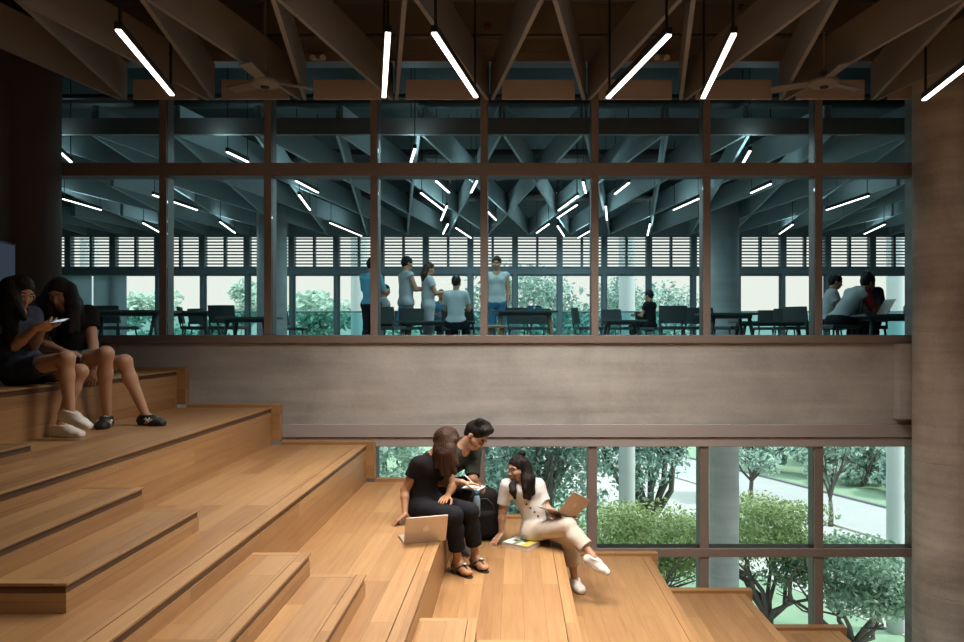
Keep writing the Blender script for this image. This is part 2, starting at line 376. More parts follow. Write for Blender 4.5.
# ------------------------------------------------------------------ people
def nrm(v): v=np.array(v,float); return v/(np.linalg.norm(v)+1e-12)
def lerp(a,b,t): return np.array(a,float)*(1-t)+np.array(b,float)*t
def hframe(f,u):                       # rows: right, forward, up of a head
    f=nrm(f); u=np.array(u,float); u=nrm(u-f*(u@f)); return np.array([np.cross(f,u),f,u])
class Person:
    # J: joints (world, relative to the eye); every size scales with S
    def __init__(s,J,S=1.0,male=False,head_f=(0,-1,0),head_u=(0,0,1),h=.005,W=1.0):
        s.W=W
        s.J={k:np.array(v,float) for k,v in J.items()}; s.S=S; s.male=male; s.h=h
        s.R=hframe(head_f,head_u); s.H=s.J['head']
    def hp(s,r,f,u): return s.H+s.S*(r*s.R[0]+f*s.R[1]+u*s.R[2])
    def torso(s,b,inf=0.,k=.05,neck=True,hips=True,top=True):
        J,S=s.J,s.S*s.W; pel=(J['hipL']+J['hipR'])/2; ch=(J['shL']+J['shR'])/2; up=nrm(ch-pel)
        wide=1.12 if s.male else 1.0
        if hips:
            b.cone(J['hipL'],J['hipR'],.098*S+inf,.098*S+inf,k)
        wa=J.get('waist',lerp(pel,ch,.42))
        ac=nrm(J['shR']-J['shL'])
        if top or hips:
            b.cone(lerp(pel,wa,.2)-ac*.035*S,wa-ac*.03*S*wide,.100*S+inf,.086*S*wide+inf,k).cone(lerp(pel,wa,.2)+ac*.035*S,wa+ac*.03*S*wide,.100*S+inf,.086*S*wide+inf,k)
        if top:
            cl=lerp(wa,ch,.78)
            b.cone(wa-ac*.03*S*wide,cl-ac*.062*S*wide,.086*S*wide+inf,.092*S*wide+inf,k).cone(wa+ac*.03*S*wide,cl+ac*.062*S*wide,.086*S*wide+inf,.092*S*wide+inf,k)
            b.cone(lerp(J['shL'],J['shR'],.06)-up*.012*S,lerp(J['shL'],J['shR'],.94)-up*.012*S,.052*S+inf,.052*S+inf,k)
            fw=nrm(np.cross(up,ac))
            if not s.male:
                for e in (-1,1): b.cone(cl+ac*e*.065*S+fw*.055*S-up*.01*S,cl+ac*e*.07*S+fw*.066*S-up*.02*S,.05*S+inf,.046*S+inf,.04)
            b.cone(ch-up*.03*S,ch+up*.025*S,.07*S+inf,.058*S+inf,k)
        return b
    def arm(s,b,side,inf=0.,upto=9.,k=.02,cap=False):   # upto 0-1 upper arm, 1-2 forearm
        J,S=s.J,s.S*s.W; m=1.12 if s.male else 1.0
        sh,el,wr=J['sh'+side],J['el'+side],J['wr'+side]
        t=min(upto,1); e=lerp(sh,el,t)
        r0,r1=.050*S*m,.039*S*m
        b.cone(sh,e,r0+inf,r0+(r1-r0)*t+inf*1.15,k+.02,capb=cap and upto<=1)
        if upto>1:
            t=min(upto-1,1); mid=lerp(el,wr,min(.3,t)); e=lerp(el,wr,t)
            b.cone(el,mid,.038*S*m+inf,.040*S*m+inf,k); 
            if t>.3: b.cone(mid,e,.040*S*m+inf,(.040-.015*(t-.3)/.7)*S*m+inf,k,capb=cap)
    def leg(s,b,side,inf=0.,upto=9.,k=.03,cap=False,flare=0.):
        J,S=s.J,s.S*s.W; hp,kn,an=J['hip'+side],J['kn'+side],J['an'+side]
        t=min(upto,1); e=lerp(hp,kn,t)
        b.cone(hp,e,.086*S+inf,(.086-.030*t)*S+inf+flare*t,k,capb=cap and upto<=1)
        if upto>1:
            t=min(upto-1,1); ax=nrm(an-kn); th=nrm(kn-hp); back=-nrm(th-ax*(th@ax)) if np.linalg.norm(np.cross(th,ax))>.15 else np.zeros(3)
            c1=lerp(kn,an,min(.32,t))+back*.014*S
            b.cone(kn,c1,.055*S+inf,.054*S+inf+flare,k)
            if t>.32: b.cone(c1,lerp(kn,an,t),.054*S+inf+flare,(.054-.020*(t-.32)/.68)*S+inf+flare*1.6,k,capb=cap)
    def foot(s,b,side,inf=0.,sole=0.):
        J,S=s.J,s.S; an,fd=J['an'+side],nrm(J['ft'+side]); up=J.get('fu'+side,np.array([0,0,1.])); up=nrm(up-fd*(up@fd)); lat=np.cross(fd,up)
        heel=an-fd*.035*S-up*.045*S; ball=an+fd*.115*S-up*.055*S; toe=an+fd*.165*S-up*.060*S
        b.cone(an,heel,.034*S+inf,.030*S+inf,.03); b.cone(an+fd*.01,ball,.036*S+inf,.024*S+inf,.03)
        for e in (-1,1): b.cone(heel+lat*.006*e,ball+lat*.022*S*e,.028*S+inf,.022*S+inf,.02).cone(ball+lat*.020*S*e,toe+lat*.016*S*e,.022*S+inf,.017*S+inf,.02)
        if sole:
            for e in (-1,0,1): b.cone(heel+lat*.01*e-up*.018*S,ball+lat*.02*S*e-up*.01*S,.026*S+inf,.026*S+inf,.01)
    def hand(s,b,side,curl=.5,thumb=1,spread=.06):
        J,S=s.J,s.S; wr=J['wr'+side]; d=nrm(J['hd'+side]); n=J['hn'+side]; n=nrm(n-d*(n@d)); lat=np.cross(d,n)*thumb   # n: out of the palm; lat: to the thumb
        kn=[]
        for i in range(4):
            o=(1.5-i)*.0195*S; K=wr+d*(.085-.004*abs(i-1))*S+lat*o; kn.append(K)
            b.cone(wr+lat*o*.55,K,.0145*S,.0120*S,.012)
        fl=[.068,.076,.071,.055]
        for i in range(4):
            p=kn[i]; a=curl*(.55+.1*i); dd=nrm(d+lat*(1.5-i)*spread)
            for j,seg in enumerate((.46,.31,.25)):
                a2=a*(j+1)*.8; v=dd*math.cos(a2)+n*math.sin(a2); q=p+v*fl[i]*S*seg
                b.cone(p,q,(.0088-.0008*j)*S,(.0082-.0008*j)*S,.004); p=q
        p=wr+d*.022*S+lat*.020*S; q=p+nrm(d*.62+lat*.75+n*.35)*.042*S; r=q+nrm(d*.9+lat*.2+n*.5)*.034*S; t=r+nrm(d*.9+n*.45)*.024*S
        b.cone(p,q,.0135*S,.0105*S,.012).cone(q,r,.0100*S,.0090*S,.005).cone(r,t,.0090*S,.0075*S,.004)
    def headshape(s,b):
        S,R=s.S,s.R
        b.ell(s.hp(0,0,.030),np.array([.073,.092,.083])*S,R,.02)
        b.ell(s.hp(0,.024,-.035),np.array([.056,.064,.076])*S,R,.03)
        b.cone(s.hp(-.022,.050,-.088),s.hp(.022,.050,-.088),.024*S,.024*S,.03)
        b.cone(s.hp(0,.086,.004),s.hp(0,.104,-.036),.008*S,.0125*S,.012)
        for e in (-1,1):
            b.cone(s.hp(e*.038,.070,-.030),s.hp(e*.050,.045,-.025),.020*S,.022*S,.03)
            b.cone(s.hp(e*.012,.090,.020),s.hp(e*.046,.074,.022),.009*S,.008*S,.015)
            b.ell(s.hp(e*.031,.094,.002),np.array([.016,.014,.011])*S,R,.010,sub=True)
            b.ell(s.hp(e*.073,-.004,-.008),np.array([.010,.020,.031])*S,R,.008)
            b.cone(s.hp(e*.009,.094,-.040),s.hp(e*.012,.092,-.042),.008*S,.007*S,.006)
        b.cone(s.hp(-.020,.083,-.062),s.hp(.020,.083,-.062),.0085*S,.0085*S,.010)
        b.cone(s.hp(-.016,.080,-.074),s.hp(.016,.080,-.074),.0085*S,.0085*S,.010)
    def neck(s,b,inf=0.):
        ch=(s.J['shL']+s.J['shR'])/2; S=s.S; m=1.12 if s.male else 1
        b.cone(ch,s.hp(0,-.022,-.065),.056*S*m+inf,.047*S*m+inf,.04)
    def body(s,root,mat,curl=(.5,.5),thumbs=(1,-1),feet=True,hands=True,name='body'):
        b=SDF(s.h); s.torso(b); s.neck(b); s.headshape(b)
        for i,sd in enumerate('LR'):
            s.arm(b,sd); s.leg(b,sd)
            if hands: s.hand(b,sd,curl[i],thumbs[i])
            if feet: s.foot(b,sd)
        return b.build(name,mat,root)
    def face(s,root,smile=False):
        S,R=s.S,s.R
        for e in (-1,1):
            m=MB(); m.ball(s.hp(e*.031,.071,.002),.0128*S,R,12,8); eo=m.build('eye',EYEW,root,True)
            m=MB(); m.ball(s.hp(e*.031,.0805,.001),np.array([.0062,.004,.0062])*S,R,10,6); m.build('iris',EYED,eo,True)
            m=MB(); m.tube([s.hp(e*.014,.0975,.022),s.hp(e*.032,.093,.028),s.hp(e*.050,.080,.022)],[.0035*S,.004*S,.002*S],6); m.build('eyebrow',HAIRB,root,True)
        m=MB(); m.tube([s.hp(-.024,.084,-.064),s.hp(-.010,.0925,-.061),s.hp(.010,.0925,-.061),s.hp(.024,.084,-.064)],[.002*S,.0052*S,.0052*S,.002*S],8)
        m.tube([s.hp(-.022,.083,-.072),s.hp(0,.0915,-.074),s.hp(.022,.083,-.072)],[.002*S,.006*S,.002*S],8); lo=m.build('lips',LIP,root,True)
        if smile:
            m=MB(); m.ball(s.hp(0,.089,-.068),np.array([.017,.004,.004])*S,R,10,6); m.build('teeth',WHITE,lo,True)
    def glasses(s,root,mat=BLACKM):
        m=MB(); S=s.S
        for e in (-1,1):
            pts=[s.hp(e*.032+.022*math.cos(a),.1005-.25*abs(.022*math.cos(a)*e+0)*.5,.001+.019*math.sin(a)) for a in np.linspace(0,2*math.pi,17)]
            m.tube(pts,.0018*S,6,False)
            m.tube([s.hp(e*.054,.098,.006),s.hp(e*.076,.060,.008),s.hp(e*.081,.0,.004)],.0018*S,6)
        m.tube([s.hp(-.010,.101,.004),s.hp(0,.104,.007),s.hp(.010,.101,.004)],.0018*S,6)
        return m.build('glasses',mat,root,True)
    def hair(s,b,top=.013,fringe=.055,side=1.):
        S,R=s.S,s.R
        b.ell(s.hp(0,-.006,.036),np.array([.079+top*.3,.094+top*.6,.082+top])*S,R,.01)
        b.cone(s.hp(0,-.055,.0),s.hp(0,-.05,-.03),.06*S,.05*S,.03)
        b.ell(s.hp(0,.085,-.030+(.055-fringe)*0),np.array([.062*side,.075,.085])*S,R,.008,sub=True)
    def shoe(s,side,mat,solemat,root,laces=None,low=True):
        b=SDF(.004); s.foot(b,side,.006); J,S=s.J,s.S
        an,fd=J['an'+side],nrm(J['ft'+side]); up=J.get('fu'+side,np.array([0,0,1.])); up=nrm(up-fd*(up@fd)); lat=np.cross(fd,up)
        RR=np.array([lat,fd,up])
        b.rbox(an+up*(.052 if low else .075)*S,np.array([.08,.12,.05])*S,RR,.004,.0,sub=True)
        o=b.build('shoe',mat,root)
        q=SDF(.004); heel=an-fd*.04*S-up*.070*S; 
        for e in (-1,0,1): q.cone(heel+lat*.012*S*e,an+fd*.11*S+lat*.022*S*e-up*.070*S,.024*S,.026*S,.01).cone(an+fd*.11*S+lat*.022*S*e-up*.070*S,an+fd*.165*S+lat*.014*S*e-up*.068*S,.026*S,.022*S,.01)
        q.rbox(an+fd*.06*S-up*(.072-.045)*S,np.array([.1,.2,.035])*S,RR,.004,0,sub=True)
        q.rbox(an+fd*.06*S-up*(.082+.03)*S,np.array([.1,.2,.03])*S,RR,.004,0,sub=True)
        q.build('sole',solemat,o)
        if laces:
            m=MB()
            for i in range(4):
                c=an+fd*(.045+.020*i)*S+up*(.006-.0115*i)*S
                m.tube([c-lat*.022*S-up*.008*S,c+up*.004*S,c+lat*.022*S-up*.008*S],.0035*S,6)
            m.build('laces',laces,o,True)
        return o,RR,an
    def shirt(s,root,mat,inf=.012,sleeve=(.55,.55),name='shirt',hips=True,hem=None,necky=.045,h=None,label=None):
        b=SDF(h or s.h); s.torso(b,inf,hips=hips)
        for i,sd in enumerate('LR'): s.arm(b,sd,inf+.003,sleeve[i],.02,True)
        ch=(s.J['shL']+s.J['shR'])/2; pel=(s.J['hipL']+s.J['hipR'])/2; up=nrm(ch-pel)
        ac=nrm(s.J['shR']-s.J['shL']); fw=nrm(np.cross(up,ac))
        RR=np.array([ac,fw,up])
        # neckline: scooped towards the front
        b.ell(ch+up*(.060)*s.S+fw*.035*s.S,np.array([.062,.080,.052+necky])*s.S*(.74 if s.male else 1),RR,.004,sub=True)
        if hem is not None: b.rbox(pel-up*(.3-hem),np.array([.5,.5,.3]),RR,.0,.0,sub=True)
        return b.build(name,mat,root,label,.012*(h is None))
    def trousers(s,root,mat,inf=.010,upto=(1.8,1.8),name='trousers',waist=.12,flare=.0,h=None,label=None):
        b=SDF(h or s.h); J,S=s.J,s.S*s.W
        b.cone(J['hipL'],J['hipR'],.098*S+inf,.098*S+inf,.05)
        pel=(J['hipL']+J['hipR'])/2; ch=(J['shL']+J['shR'])/2; ac=nrm(J['shR']-J['shL']); wa=J.get('waist',lerp(pel,ch,.42))
        up=nrm(wa-pel)
        for e in (-1,1): b.cone(lerp(pel,wa,.1)+ac*.035*S*e,pel+up*waist*S+ac*.032*S*e,.100*S+inf,.094*S+inf,.05,capb=True)
        for i,sd in enumerate('LR'): s.leg(b,sd,inf,upto[i],.03,True,flare)
        return b.build(name,mat,root,label,.013*(h is None))
# ------------------------------------------------------------------ the building: tiers, glazing, walls, ceiling
D=7.5; TREAD=.933; RISE=.367
def TX(k): return -.535+TREAD*(k-4)
def TZ(k): return -1.479-RISE*(k-4)
Y0,Y1=-2.6,7.40
tier_lab={1:'broad topmost oak tier that the two women at the left sit on',
 2:'oak tier under the sneakers of the two women at the left',
 3:'long oak tier carrying the pair of shaded step blocks in the lower left corner',
 4:'oak tier that the person in black sits on, open laptop standing on it',
 5:'oak tier with sandals, backpack and book on it, below the person in black',
 6:'oak tier under the white shoe of the person in white',
 7:'narrow oak tier at lower right, second lowest in view beside the tree windows',
 8:'lowest oak tier in view, a small corner at the bottom right before the window'}
tiers={}
for k in range(1,9):
    x1,z=TX(k),TZ(k); x0=TX(k-1) if k>1 else -4.55
    t=thing('seating_tier',tier_lab[k],'wooden seating tier',(x1-.4,3.0,TZ(k+1)),'oak seating tiers of the stepped stair'); tiers[k]=t
    MB().box(x0-.028 if k>1 else x0+.002,x1-.082,Y0,Y1-.002,z-.035,z).build('tread',OAK,t)
    n=MB(); n.box(x1-.078,x1+.006,Y0,Y1-.002,z-.014,z); n.build('nosing',OAK,t,bevel=.003)
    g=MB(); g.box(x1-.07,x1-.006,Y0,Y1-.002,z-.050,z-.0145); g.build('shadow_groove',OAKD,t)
    MB().box(x1-.03,x1,Y0,Y1-.002,TZ(k+1)+.0002,z-.0505).build('riser',OAK,t)
    e=MB(); e.box(x0+.09 if k>1 else x0+.002,x1+.08,Y1,7.49,TZ(k+1)+.032,z+.030,grain='x'); e.build('end_board',OAK,t,bevel=.003)
def step(k,n,label):      # small step blocks that halve the climb between two tiers, n=1 upper, 2 lower
    z0=TZ(k); x0=TX(k-1)+.001+(.32*0 if n==1 else .322); x1=TX(k-1)+(.32 if n==1 else .63); z1=z0+RISE*(3-n)/3; ya,yb=2.96,4.20
    t=thing('step_block',label,'wooden step',((x0+x1)/2,(ya+yb)/2,z0),'small oak step blocks between the tiers')
    MB().box(x0,x1-.05,ya+.05,yb-.05,z1-.03,z1-.001).build('tread',OAK,t)
    n_=MB(); n_.box(x1-.048,x1+.006,ya-.006,yb+.002,z1-.013,z1); n_.box(x0,x1-.05,yb-.048,yb+.002,z1-.013,z1,grain='x'); n_.box(x0,x1-.05,ya-.006,ya+.048,z1-.013,z1,grain='x')
    n_.build('nosing',OAK,t,bevel=.003)
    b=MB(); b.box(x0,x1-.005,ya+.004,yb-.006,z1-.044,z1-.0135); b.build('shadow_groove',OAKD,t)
    b=MB(); b.box(x0,x1,ya,yb,z0+.001,z1-.044); b.build('riser',OAK,t)
step(2,2,'dim step block cut by the left edge, nearest the white sneakers')
step(3,1,'upper of the two step blocks in the lower left corner, against the dark riser')
step(3,2,'lower of the two step blocks in the lower left corner, showing its end face')
step(4,1,'upper of the two pale step blocks below the standing laptop')
step(4,2,'lower of the two pale step blocks below the standing laptop')
step(5,1,'step block cut by the bottom edge below the sandals of the woman in black')
step(5,2,'lowest low step block at the bottom edge, right of the one below the sandals')

MX=[-3.524,-2.475,-1.41,-.31,.80,1.92,3.04]; XL,XR=-4.53,4.16
def s_(mb,name,mat,**k): return struct(mb.build(name,mat,**k))
# upper glazing: mullions, transom, sill and head
for x in MX:
    s_(MB().box(x-.037,x+.037,D,D+.17,-.03,2.75,grain='z'),'trim_mullion',FRAME,bevel=.004)
s_(MB().box(XL-.3,XR+.2,D-.02,D+.17,1.56,1.69,grain='x'),'trim_transom',FRAME,bevel=.004)
s_(MB().box(XL-.3,XR+.2,D-.03,D+.18,-.110,-.03,grain='x'),'trim_sill',FRAME,bevel=.004)
s_(MB().box(XL-.3,XR+.2,D-.02,D+.17,2.70,2.80,grain='x'),'trim_head',FRAME,bevel=.004)
s_(MB().box(XL-.3,XR+.2,D-.01,D+.20,2.80,3.32,grain='x'),'wall_header',SLAB)
xs=[XL-.3]+MX+[XR+.2]; wn=1
for i in range(8):
    w=sempty('window_%d'%wn,((xs[i]+xs[i+1])/2,D+.1,-.03)); wn+=1
    MB().box(xs[i]+.038,xs[i+1]-.038,D+.02,D+.032,-.03,1.56).build('pane',GLASS,w)
    MB().box(xs[i]+.038,xs[i+1]-.038,D+.02,D+.032,1.69,2.70).build('pane',GLASS,w)
# concrete spandrel, painted band and pad by the column
s_(MB().box(XL-.3,XR+.2,D,D+.25,-.92,-.112,grain='x'),'wall_spandrel',CONC)
s_(MB().box(3.78,XR+.2,D-.12,D-.002,-.86,-.115,grain='z'),'trim_pad',CONC,bevel=.004)
bd=MB(); bd.box(XL-.3,XR+.2,D-.03,D+.2,-1.05,-.922,grain='x'); s_(bd,'trim_band',BAND,bevel=.004)
LX=[-.35,.775,1.895,3.04]
s_(MB().box(XL-.3,XR+.2,D-.015,D+.17,-1.145,-1.055,grain='x'),'trim_lower_head',BAND,bevel=.004)
for x in [-1.43]+LX+[4.10]:
    s_(MB().box(x-.045,x+.045,D,D+.17,-6.,-1.145,grain='z'),'trim_lower_mullion',FRAME,bevel=.004)
s_(MB().box(.4,XR+.2,D-.01,D+.168,-2.25,-2.165,grain='x'),'trim_lower_transom',FRAME,bevel=.004)
xs=[-1.43]+LX+[4.10]
for i in range(5):
    w=sempty('window_%d'%wn,((xs[i]+xs[i+1])/2,D+.1,-6)); wn+=1
    a,b=xs[i]+.046,xs[i+1]-.046
    MB().box(a,b,D+.02,D+.032,-2.16,-1.145).build('pane',GLASS,w)
    MB().box(a,b,D+.02,D+.032,-6.,-2.255).build('pane',GLASS,w)
# wall left of the lower windows behind the tiers, side and back walls, ceiling
s_(MB().box(XL-.3,-1.48,D,D+.2,-6,-1.055,grain='x'),'wall_back_lower',CONC)
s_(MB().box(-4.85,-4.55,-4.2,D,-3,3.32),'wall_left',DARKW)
s_(MB().box(5.4,5.6,-4.2,D+.4,-6,3.32),'wall_right',CONCC)
s_(MB().box(4.0,5.6,D+.02,D+.2,-6,3.32,grain='z'),'wall_corner',CONCC)
s_(MB().box(-4.85,5.6,-4.4,-4.2,-6,3.32),'wall_rear',CONC)
s_(MB().box(-4.85,5.6,-4.4,D+.3,3.32,3.5),'ceiling',SLAB)
s_(MB().box(3.0,5.6,-4.2,D,-6.2,-6.0),'floor',OAK)
# round concrete columns
def column(x,y,r,z0,z1,mat,name='column'):
    prof=[(r,z0),(r,z1)]
    n=int((z1-z0)/1.22)
    prof=[(r,z0)]
    for i in range(1,n+1):
        z=z0+i*1.22
        if z<z1-.05: prof+= [(r,z-.014),(r,z-.004),(r-.003,z),(r,z+.004),(r,z+.014)]
    prof.append((r,z1))
    m=MB(); m.lathe((x,y,0),prof,48); o=m.build(name,mat,None,True); return struct(o)
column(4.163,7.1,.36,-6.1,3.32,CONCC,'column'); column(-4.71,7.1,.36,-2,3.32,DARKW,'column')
for x in (-4.86,4.18): column(x,15.0,.29,-10,3.3,CONCB)
for x in (-14.2,-5.2,3.73,12.67): column(x,25.0,.27,-10,6.5,COLW,'column')

# zigzag ceiling beams, both sides of the glass (one mesh shared per direction)
FZ0,FZ1=2.30,2.66
def fin_mesh(dx,dy,mat,name):
    m=MB(); m.bar((0,0,(FZ0+FZ1)/2),(dx,dy,(FZ0+FZ1)/2),.034,FZ1-FZ0); o=m.build(name,mat); return struct(o)
NX=[-3.89,-3.02,-2.11,-1.20,-.25,.71,1.67,2.66,3.57]
pl=fin_mesh(-.475,-2.6,FIN,'ceiling_beam'); pr=fin_mesh(.475,-2.6,FIN,'ceiling_beam')
for i,x in enumerate(NX+[4.5]):
    for p,e in ((pl,-.025),(pr,.025)):
        if x>4 and e>0: continue
        o=p if i==0 else p.copy()
        if i: C.objects.link(o)
        o.location=(x+e,7.44,0)
    if i<9 and x<3.6:
        x2=(NX+[4.5])[i+1]
        s_(MB().box(x+.12,x2-.12,7.40,7.435,2.30,2.49,grain='x'),'ceiling_board',BOARD,bevel=.003)
# second row of the zigzag, nearer and overhead
for i,x in enumerate(NX[:-1]):
    for p,e in ((pl,-.0),(pr,.0)):
        o=p.copy(); C.objects.link(o); o.location=(x+.475+(-.025 if p is pl else .025),4.82,0)
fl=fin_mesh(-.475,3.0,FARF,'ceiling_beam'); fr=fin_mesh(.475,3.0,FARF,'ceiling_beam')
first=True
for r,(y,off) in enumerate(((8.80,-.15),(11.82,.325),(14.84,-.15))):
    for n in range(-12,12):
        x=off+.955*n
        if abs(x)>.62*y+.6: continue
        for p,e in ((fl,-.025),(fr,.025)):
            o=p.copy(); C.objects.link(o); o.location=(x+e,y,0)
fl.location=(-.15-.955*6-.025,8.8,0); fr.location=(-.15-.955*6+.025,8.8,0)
s_(MB().box(-8,8,8.72,8.78,2.30,2.49,grain='x'),'ceiling_crossbeam',FIN)
# services under the slabs
for y,z,r,mat in ((5.9,3.05,.03,DUCT),(7.0,3.12,.05,DUCT),(6.5,2.95,.018,FIN),(7.25,2.86,.022,DUCT)):
    s_(MB().tube([(-4.5,y,z),(5.3,y,z)],r,12),'ceiling_pipe',mat,smooth=False)
for y,z,r in ((8.35,2.62,.03),(9.6,2.95,.09),(10.6,2.9,.03),(12.6,2.95,.12),(14.2,2.9,.035),(16.2,2.92,.1)):
    s_(MB().tube([(-11,y,z),(11,y,z)],r,12),'ceiling_pipe',DUCT)
for x in (-2.9,-.7,1.35,2.2):
    s_(MB().tube([(x,3.5,3.16),(x,7.3,3.16)],.035,10),'ceiling_pipe',DUCT)

# upper room beyond the glass
s_(MB().box(-12,12,D+.18,18.1,-.80,-.38),'floor_upper',FLOORF)
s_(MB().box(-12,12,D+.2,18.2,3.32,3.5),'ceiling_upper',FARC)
s_(MB().box(-12.2,-12,D+.2,18,-.8,3.4),'wall_upper_left',FARW); s_(MB().box(12,12.2,D+.2,18,-.8,3.4),'wall_upper_right',FARW)
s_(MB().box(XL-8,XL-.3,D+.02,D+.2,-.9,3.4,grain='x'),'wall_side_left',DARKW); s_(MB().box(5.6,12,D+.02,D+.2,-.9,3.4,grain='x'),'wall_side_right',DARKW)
PX=1.07
s_(MB().box(-12,12,17.95,18.1,2.28,3.35,grain='x'),'wall_facade_top',FARW)
s_(MB().box(-12,12,17.93,18.1,1.38,1.535,grain='x'),'trim_facade_band',POST)
s_(MB().box(-12,12,17.95,18.1,-.8,-.30,grain='x'),'wall_facade_base',FARW)
for n in range(-11,12):
    x=n*PX
    s_(MB().box(x-.07,x+.07,17.92,18.1,1.535,2.28,grain='z'),'trim_louver_post',POST)
    s_(MB().box(x-.045,x+.045,17.92,18.1,-.30,1.38,grain='z'),'trim_facade_post',POST)
lm=MB()
for i in range(10): lm.box(.07,PX-.07,17.97,18.07,1.545+.075*i,1.545+.075*i+.026,grain='x')
lm.box(PX/2-.028,PX/2+.028,17.96,18.08,1.535,2.28,grain='z')
lo=struct(lm.build('trim_louver',POST))
for n in range(-11,11):
    o=lo if n==-11 else lo.copy()
    if n>-11: C.objects.link(o)
    o.location=(n*PX,0,0)
for n in range(-11,11):
    w=sempty('window_%d'%wn,((n+.5)*PX,18.03,-.3)); wn+=1
    MB().box(n*PX+.045,(n+1)*PX-.045,18.03,18.042,-.30,1.38).build('pane',GLASSF,w)
    f=MB()
    a,b=n*PX+.045,(n+1)*PX-.045
    f.box(a,b,18.0,18.06,1.345,1.38,grain='x'); f.box(a,b,18.0,18.06,-.30,-.26,grain='x'); f.box(a,a+.03,18.0,18.06,-.26,1.345,grain='z'); f.box(b-.03,b,18.0,18.06,-.26,1.345,grain='z')
    f.build('frame',POST,w)
# balcony balustrade beyond the far windows
bl=thing('balustrade','glass balustrade with thin rail outside the far windows','balustrade',(0,18.95,-.4))
MB().box(-12,12,18.94,18.952,-.38,.50).build('glass_panel',GLASSB,bl)
MB().tube([(-12,18.946,.515),(12,18.946,.515)],.022,8).build('handrail',POST,bl)
s_(MB().box(-12,12,18.1,19.2,-.75,-.40),'floor_balcony',CONCB)
# roller blinds on the far left bays
BLIND,nt_,o_=newmat('blind_fabric'); d_=N(nt_,'ShaderNodeBsdfDiffuse'); t_=N(nt_,'ShaderNodeBsdfTranslucent'); x_=N(nt_,'ShaderNodeMixShader'); x_.inputs[0].default_value=.55
for q_ in (d_,t_): q_.inputs[0].default_value=(.62,.72,.76,1)
nt_.links.new(d_.outputs[0],x_.inputs[1]); nt_.links.new(t_.outputs[0],x_.inputs[2]); nt_.links.new(x_.outputs[0],o_.inputs[0])
for n,l in ((-10,'pale roller blind drawn down in the far bay beside the dark left column'),(-11,None)):
    if l is None: continue
    for j,(a,b,lab) in enumerate(((n*PX-.3,n*PX+.62,'pale drawn roller blind at far left, nearer the dark column'),(n*PX+.66,(n+1)*PX+.38,'pale drawn roller blind at far left, nearer the bright window'))):
        t=thing('roller_blind',lab,'roller blind',((a+b)/2,17.85,-.2))
        MB().box(a,b,17.86,17.866,-.2,1.36).build('blind_fabric',BLIND,t)
        MB().tube([(a,17.863,1.375),(b,17.863,1.375)],.03,10).build('roller',POST,t); MB().tube([(a,17.863,-.2),(b,17.863,-.2)],.014,8).build('bottom_rail',POST,t)

# wall screen on the left wall
t=thing('wall_screen','dim blue wall screen cut by the left edge above the seated women','screen',(-4.5,6.2,.3),None)
MB().box(-4.548,-4.51,5.6,6.78,.05,.80,).build('frame',BLACKM,t,bevel=.004); MB().box(-4.509,-4.507,5.62,6.76,.07,.78).build('display',WSCREEN,t)

# hanging linear lights
UP,DN=2.4,9.0
def led(a,b,label,group,mat,width=.034,rods=True,power=0,spread=118):
    a=np.array(a);b=np.array(b); c=(a+b)/2
    t=thing('linear_light',label,'ceiling light',c,group)
    MB().bar(a+[0,0,.03],b+[0,0,.03],width+.012,.05).build('housing',BLACKM,t)
    MB().bar(a,b,width,.012).build('diffuser',mat,t)
    if rods:
        for q in (lerp(a,b,.03),lerp(a,b,.97)): MB().tube([q+[0,0,.05],[q[0],q[1],3.31]],.011 if mat is LED else .006,6).build('rod',BLACKM,t)
    if mat is LEDF:      # cool upward lamp added to brighten the far ceiling, besides the downlight
        l=bpy.data.lights.new('led_lamp','AREA'); l.shape='RECTANGLE'; l.size=1.4; l.size_y=.06; l.energy=UP; l.color=(.62,.93,1.0)
        o=bpy.data.objects.new('lamp',l); C.objects.link(o); o.parent=t; d=b-a; o.location=Vector((0,0,.062)); o.rotation_euler=(math.pi,0,math.atan2(d[1],d[0]))
        l=l.copy(); l.energy=DN; o=bpy.data.objects.new('lamp',l); C.objects.link(o); o.parent=t; o.location=Vector((0,0,-.02)); o.rotation_euler=(0,0,math.atan2(d[1],d[0]))
    if power:
        l=bpy.data.lights.new('led_lamp','AREA'); l.shape='RECTANGLE'; l.size=float(np.linalg.norm(b-a)); l.size_y=width*.9; l.energy=power; l.color=(1,.91,.80); l.spread=math.radians(spread)
        o=bpy.data.objects.new('lamp',l); C.objects.link(o); o.parent=t
        d=b-a; o.location=Vector((0,0,-.012)); o.rotation_euler=(0,0,math.atan2(d[1],d[0]))
    return t
HL=2.0
def atz(px,py,z=HL): Y=F*z/(CY-py); return np.array([(px-CX)*Y/F,Y,z])
near=[(118,30,172,95),(388,33,384,97),(434,33,476,97),(669,35,608,98),(734,34,703,98),(985,52,924,100)]
nl=['leftmost of the six bright hanging linear lights, against the dark upper left','hanging linear light pointing almost straight away, second from the left','hanging linear light third from the left, tilting down to the right','hanging linear light fourth from the left, slanting down to the left beside a red dot of ceiling','hanging linear light fifth from the left, steeply slanting down to the left','rightmost hanging linear light, in front of the round concrete column']
nl[3]='hanging linear light fourth from the left, slanting strongly down to the left'
PW=globals().get('PW',[1,26,42,46,34,3])
for q,l,p in zip(near,nl,PW): led(atz(q[0],q[1]),atz(q[2],q[3]),l,'bright linear lights in the foreground ceiling',LED,power=p)
OVER_FILL=[((-.3,3.6),(.7,4.4),40),((1.2,3.0),(2.2,3.8),50),((-.5,1.0),(.5,1.9),40),((2.0,.6),(3.0,1.6),36),((.2,-1.6),(1.2,-.8),36)]  # unseen fixtures added as light source for the tiers
for i,(a,b,p) in enumerate(OVER_FILL): led((a[0],a[1],HL),(b[0],b[1],HL),'added hanging linear light over the stepped seating, unseen outside the frame','added unseen linear lights above the seating',LED,power=p,spread=96)
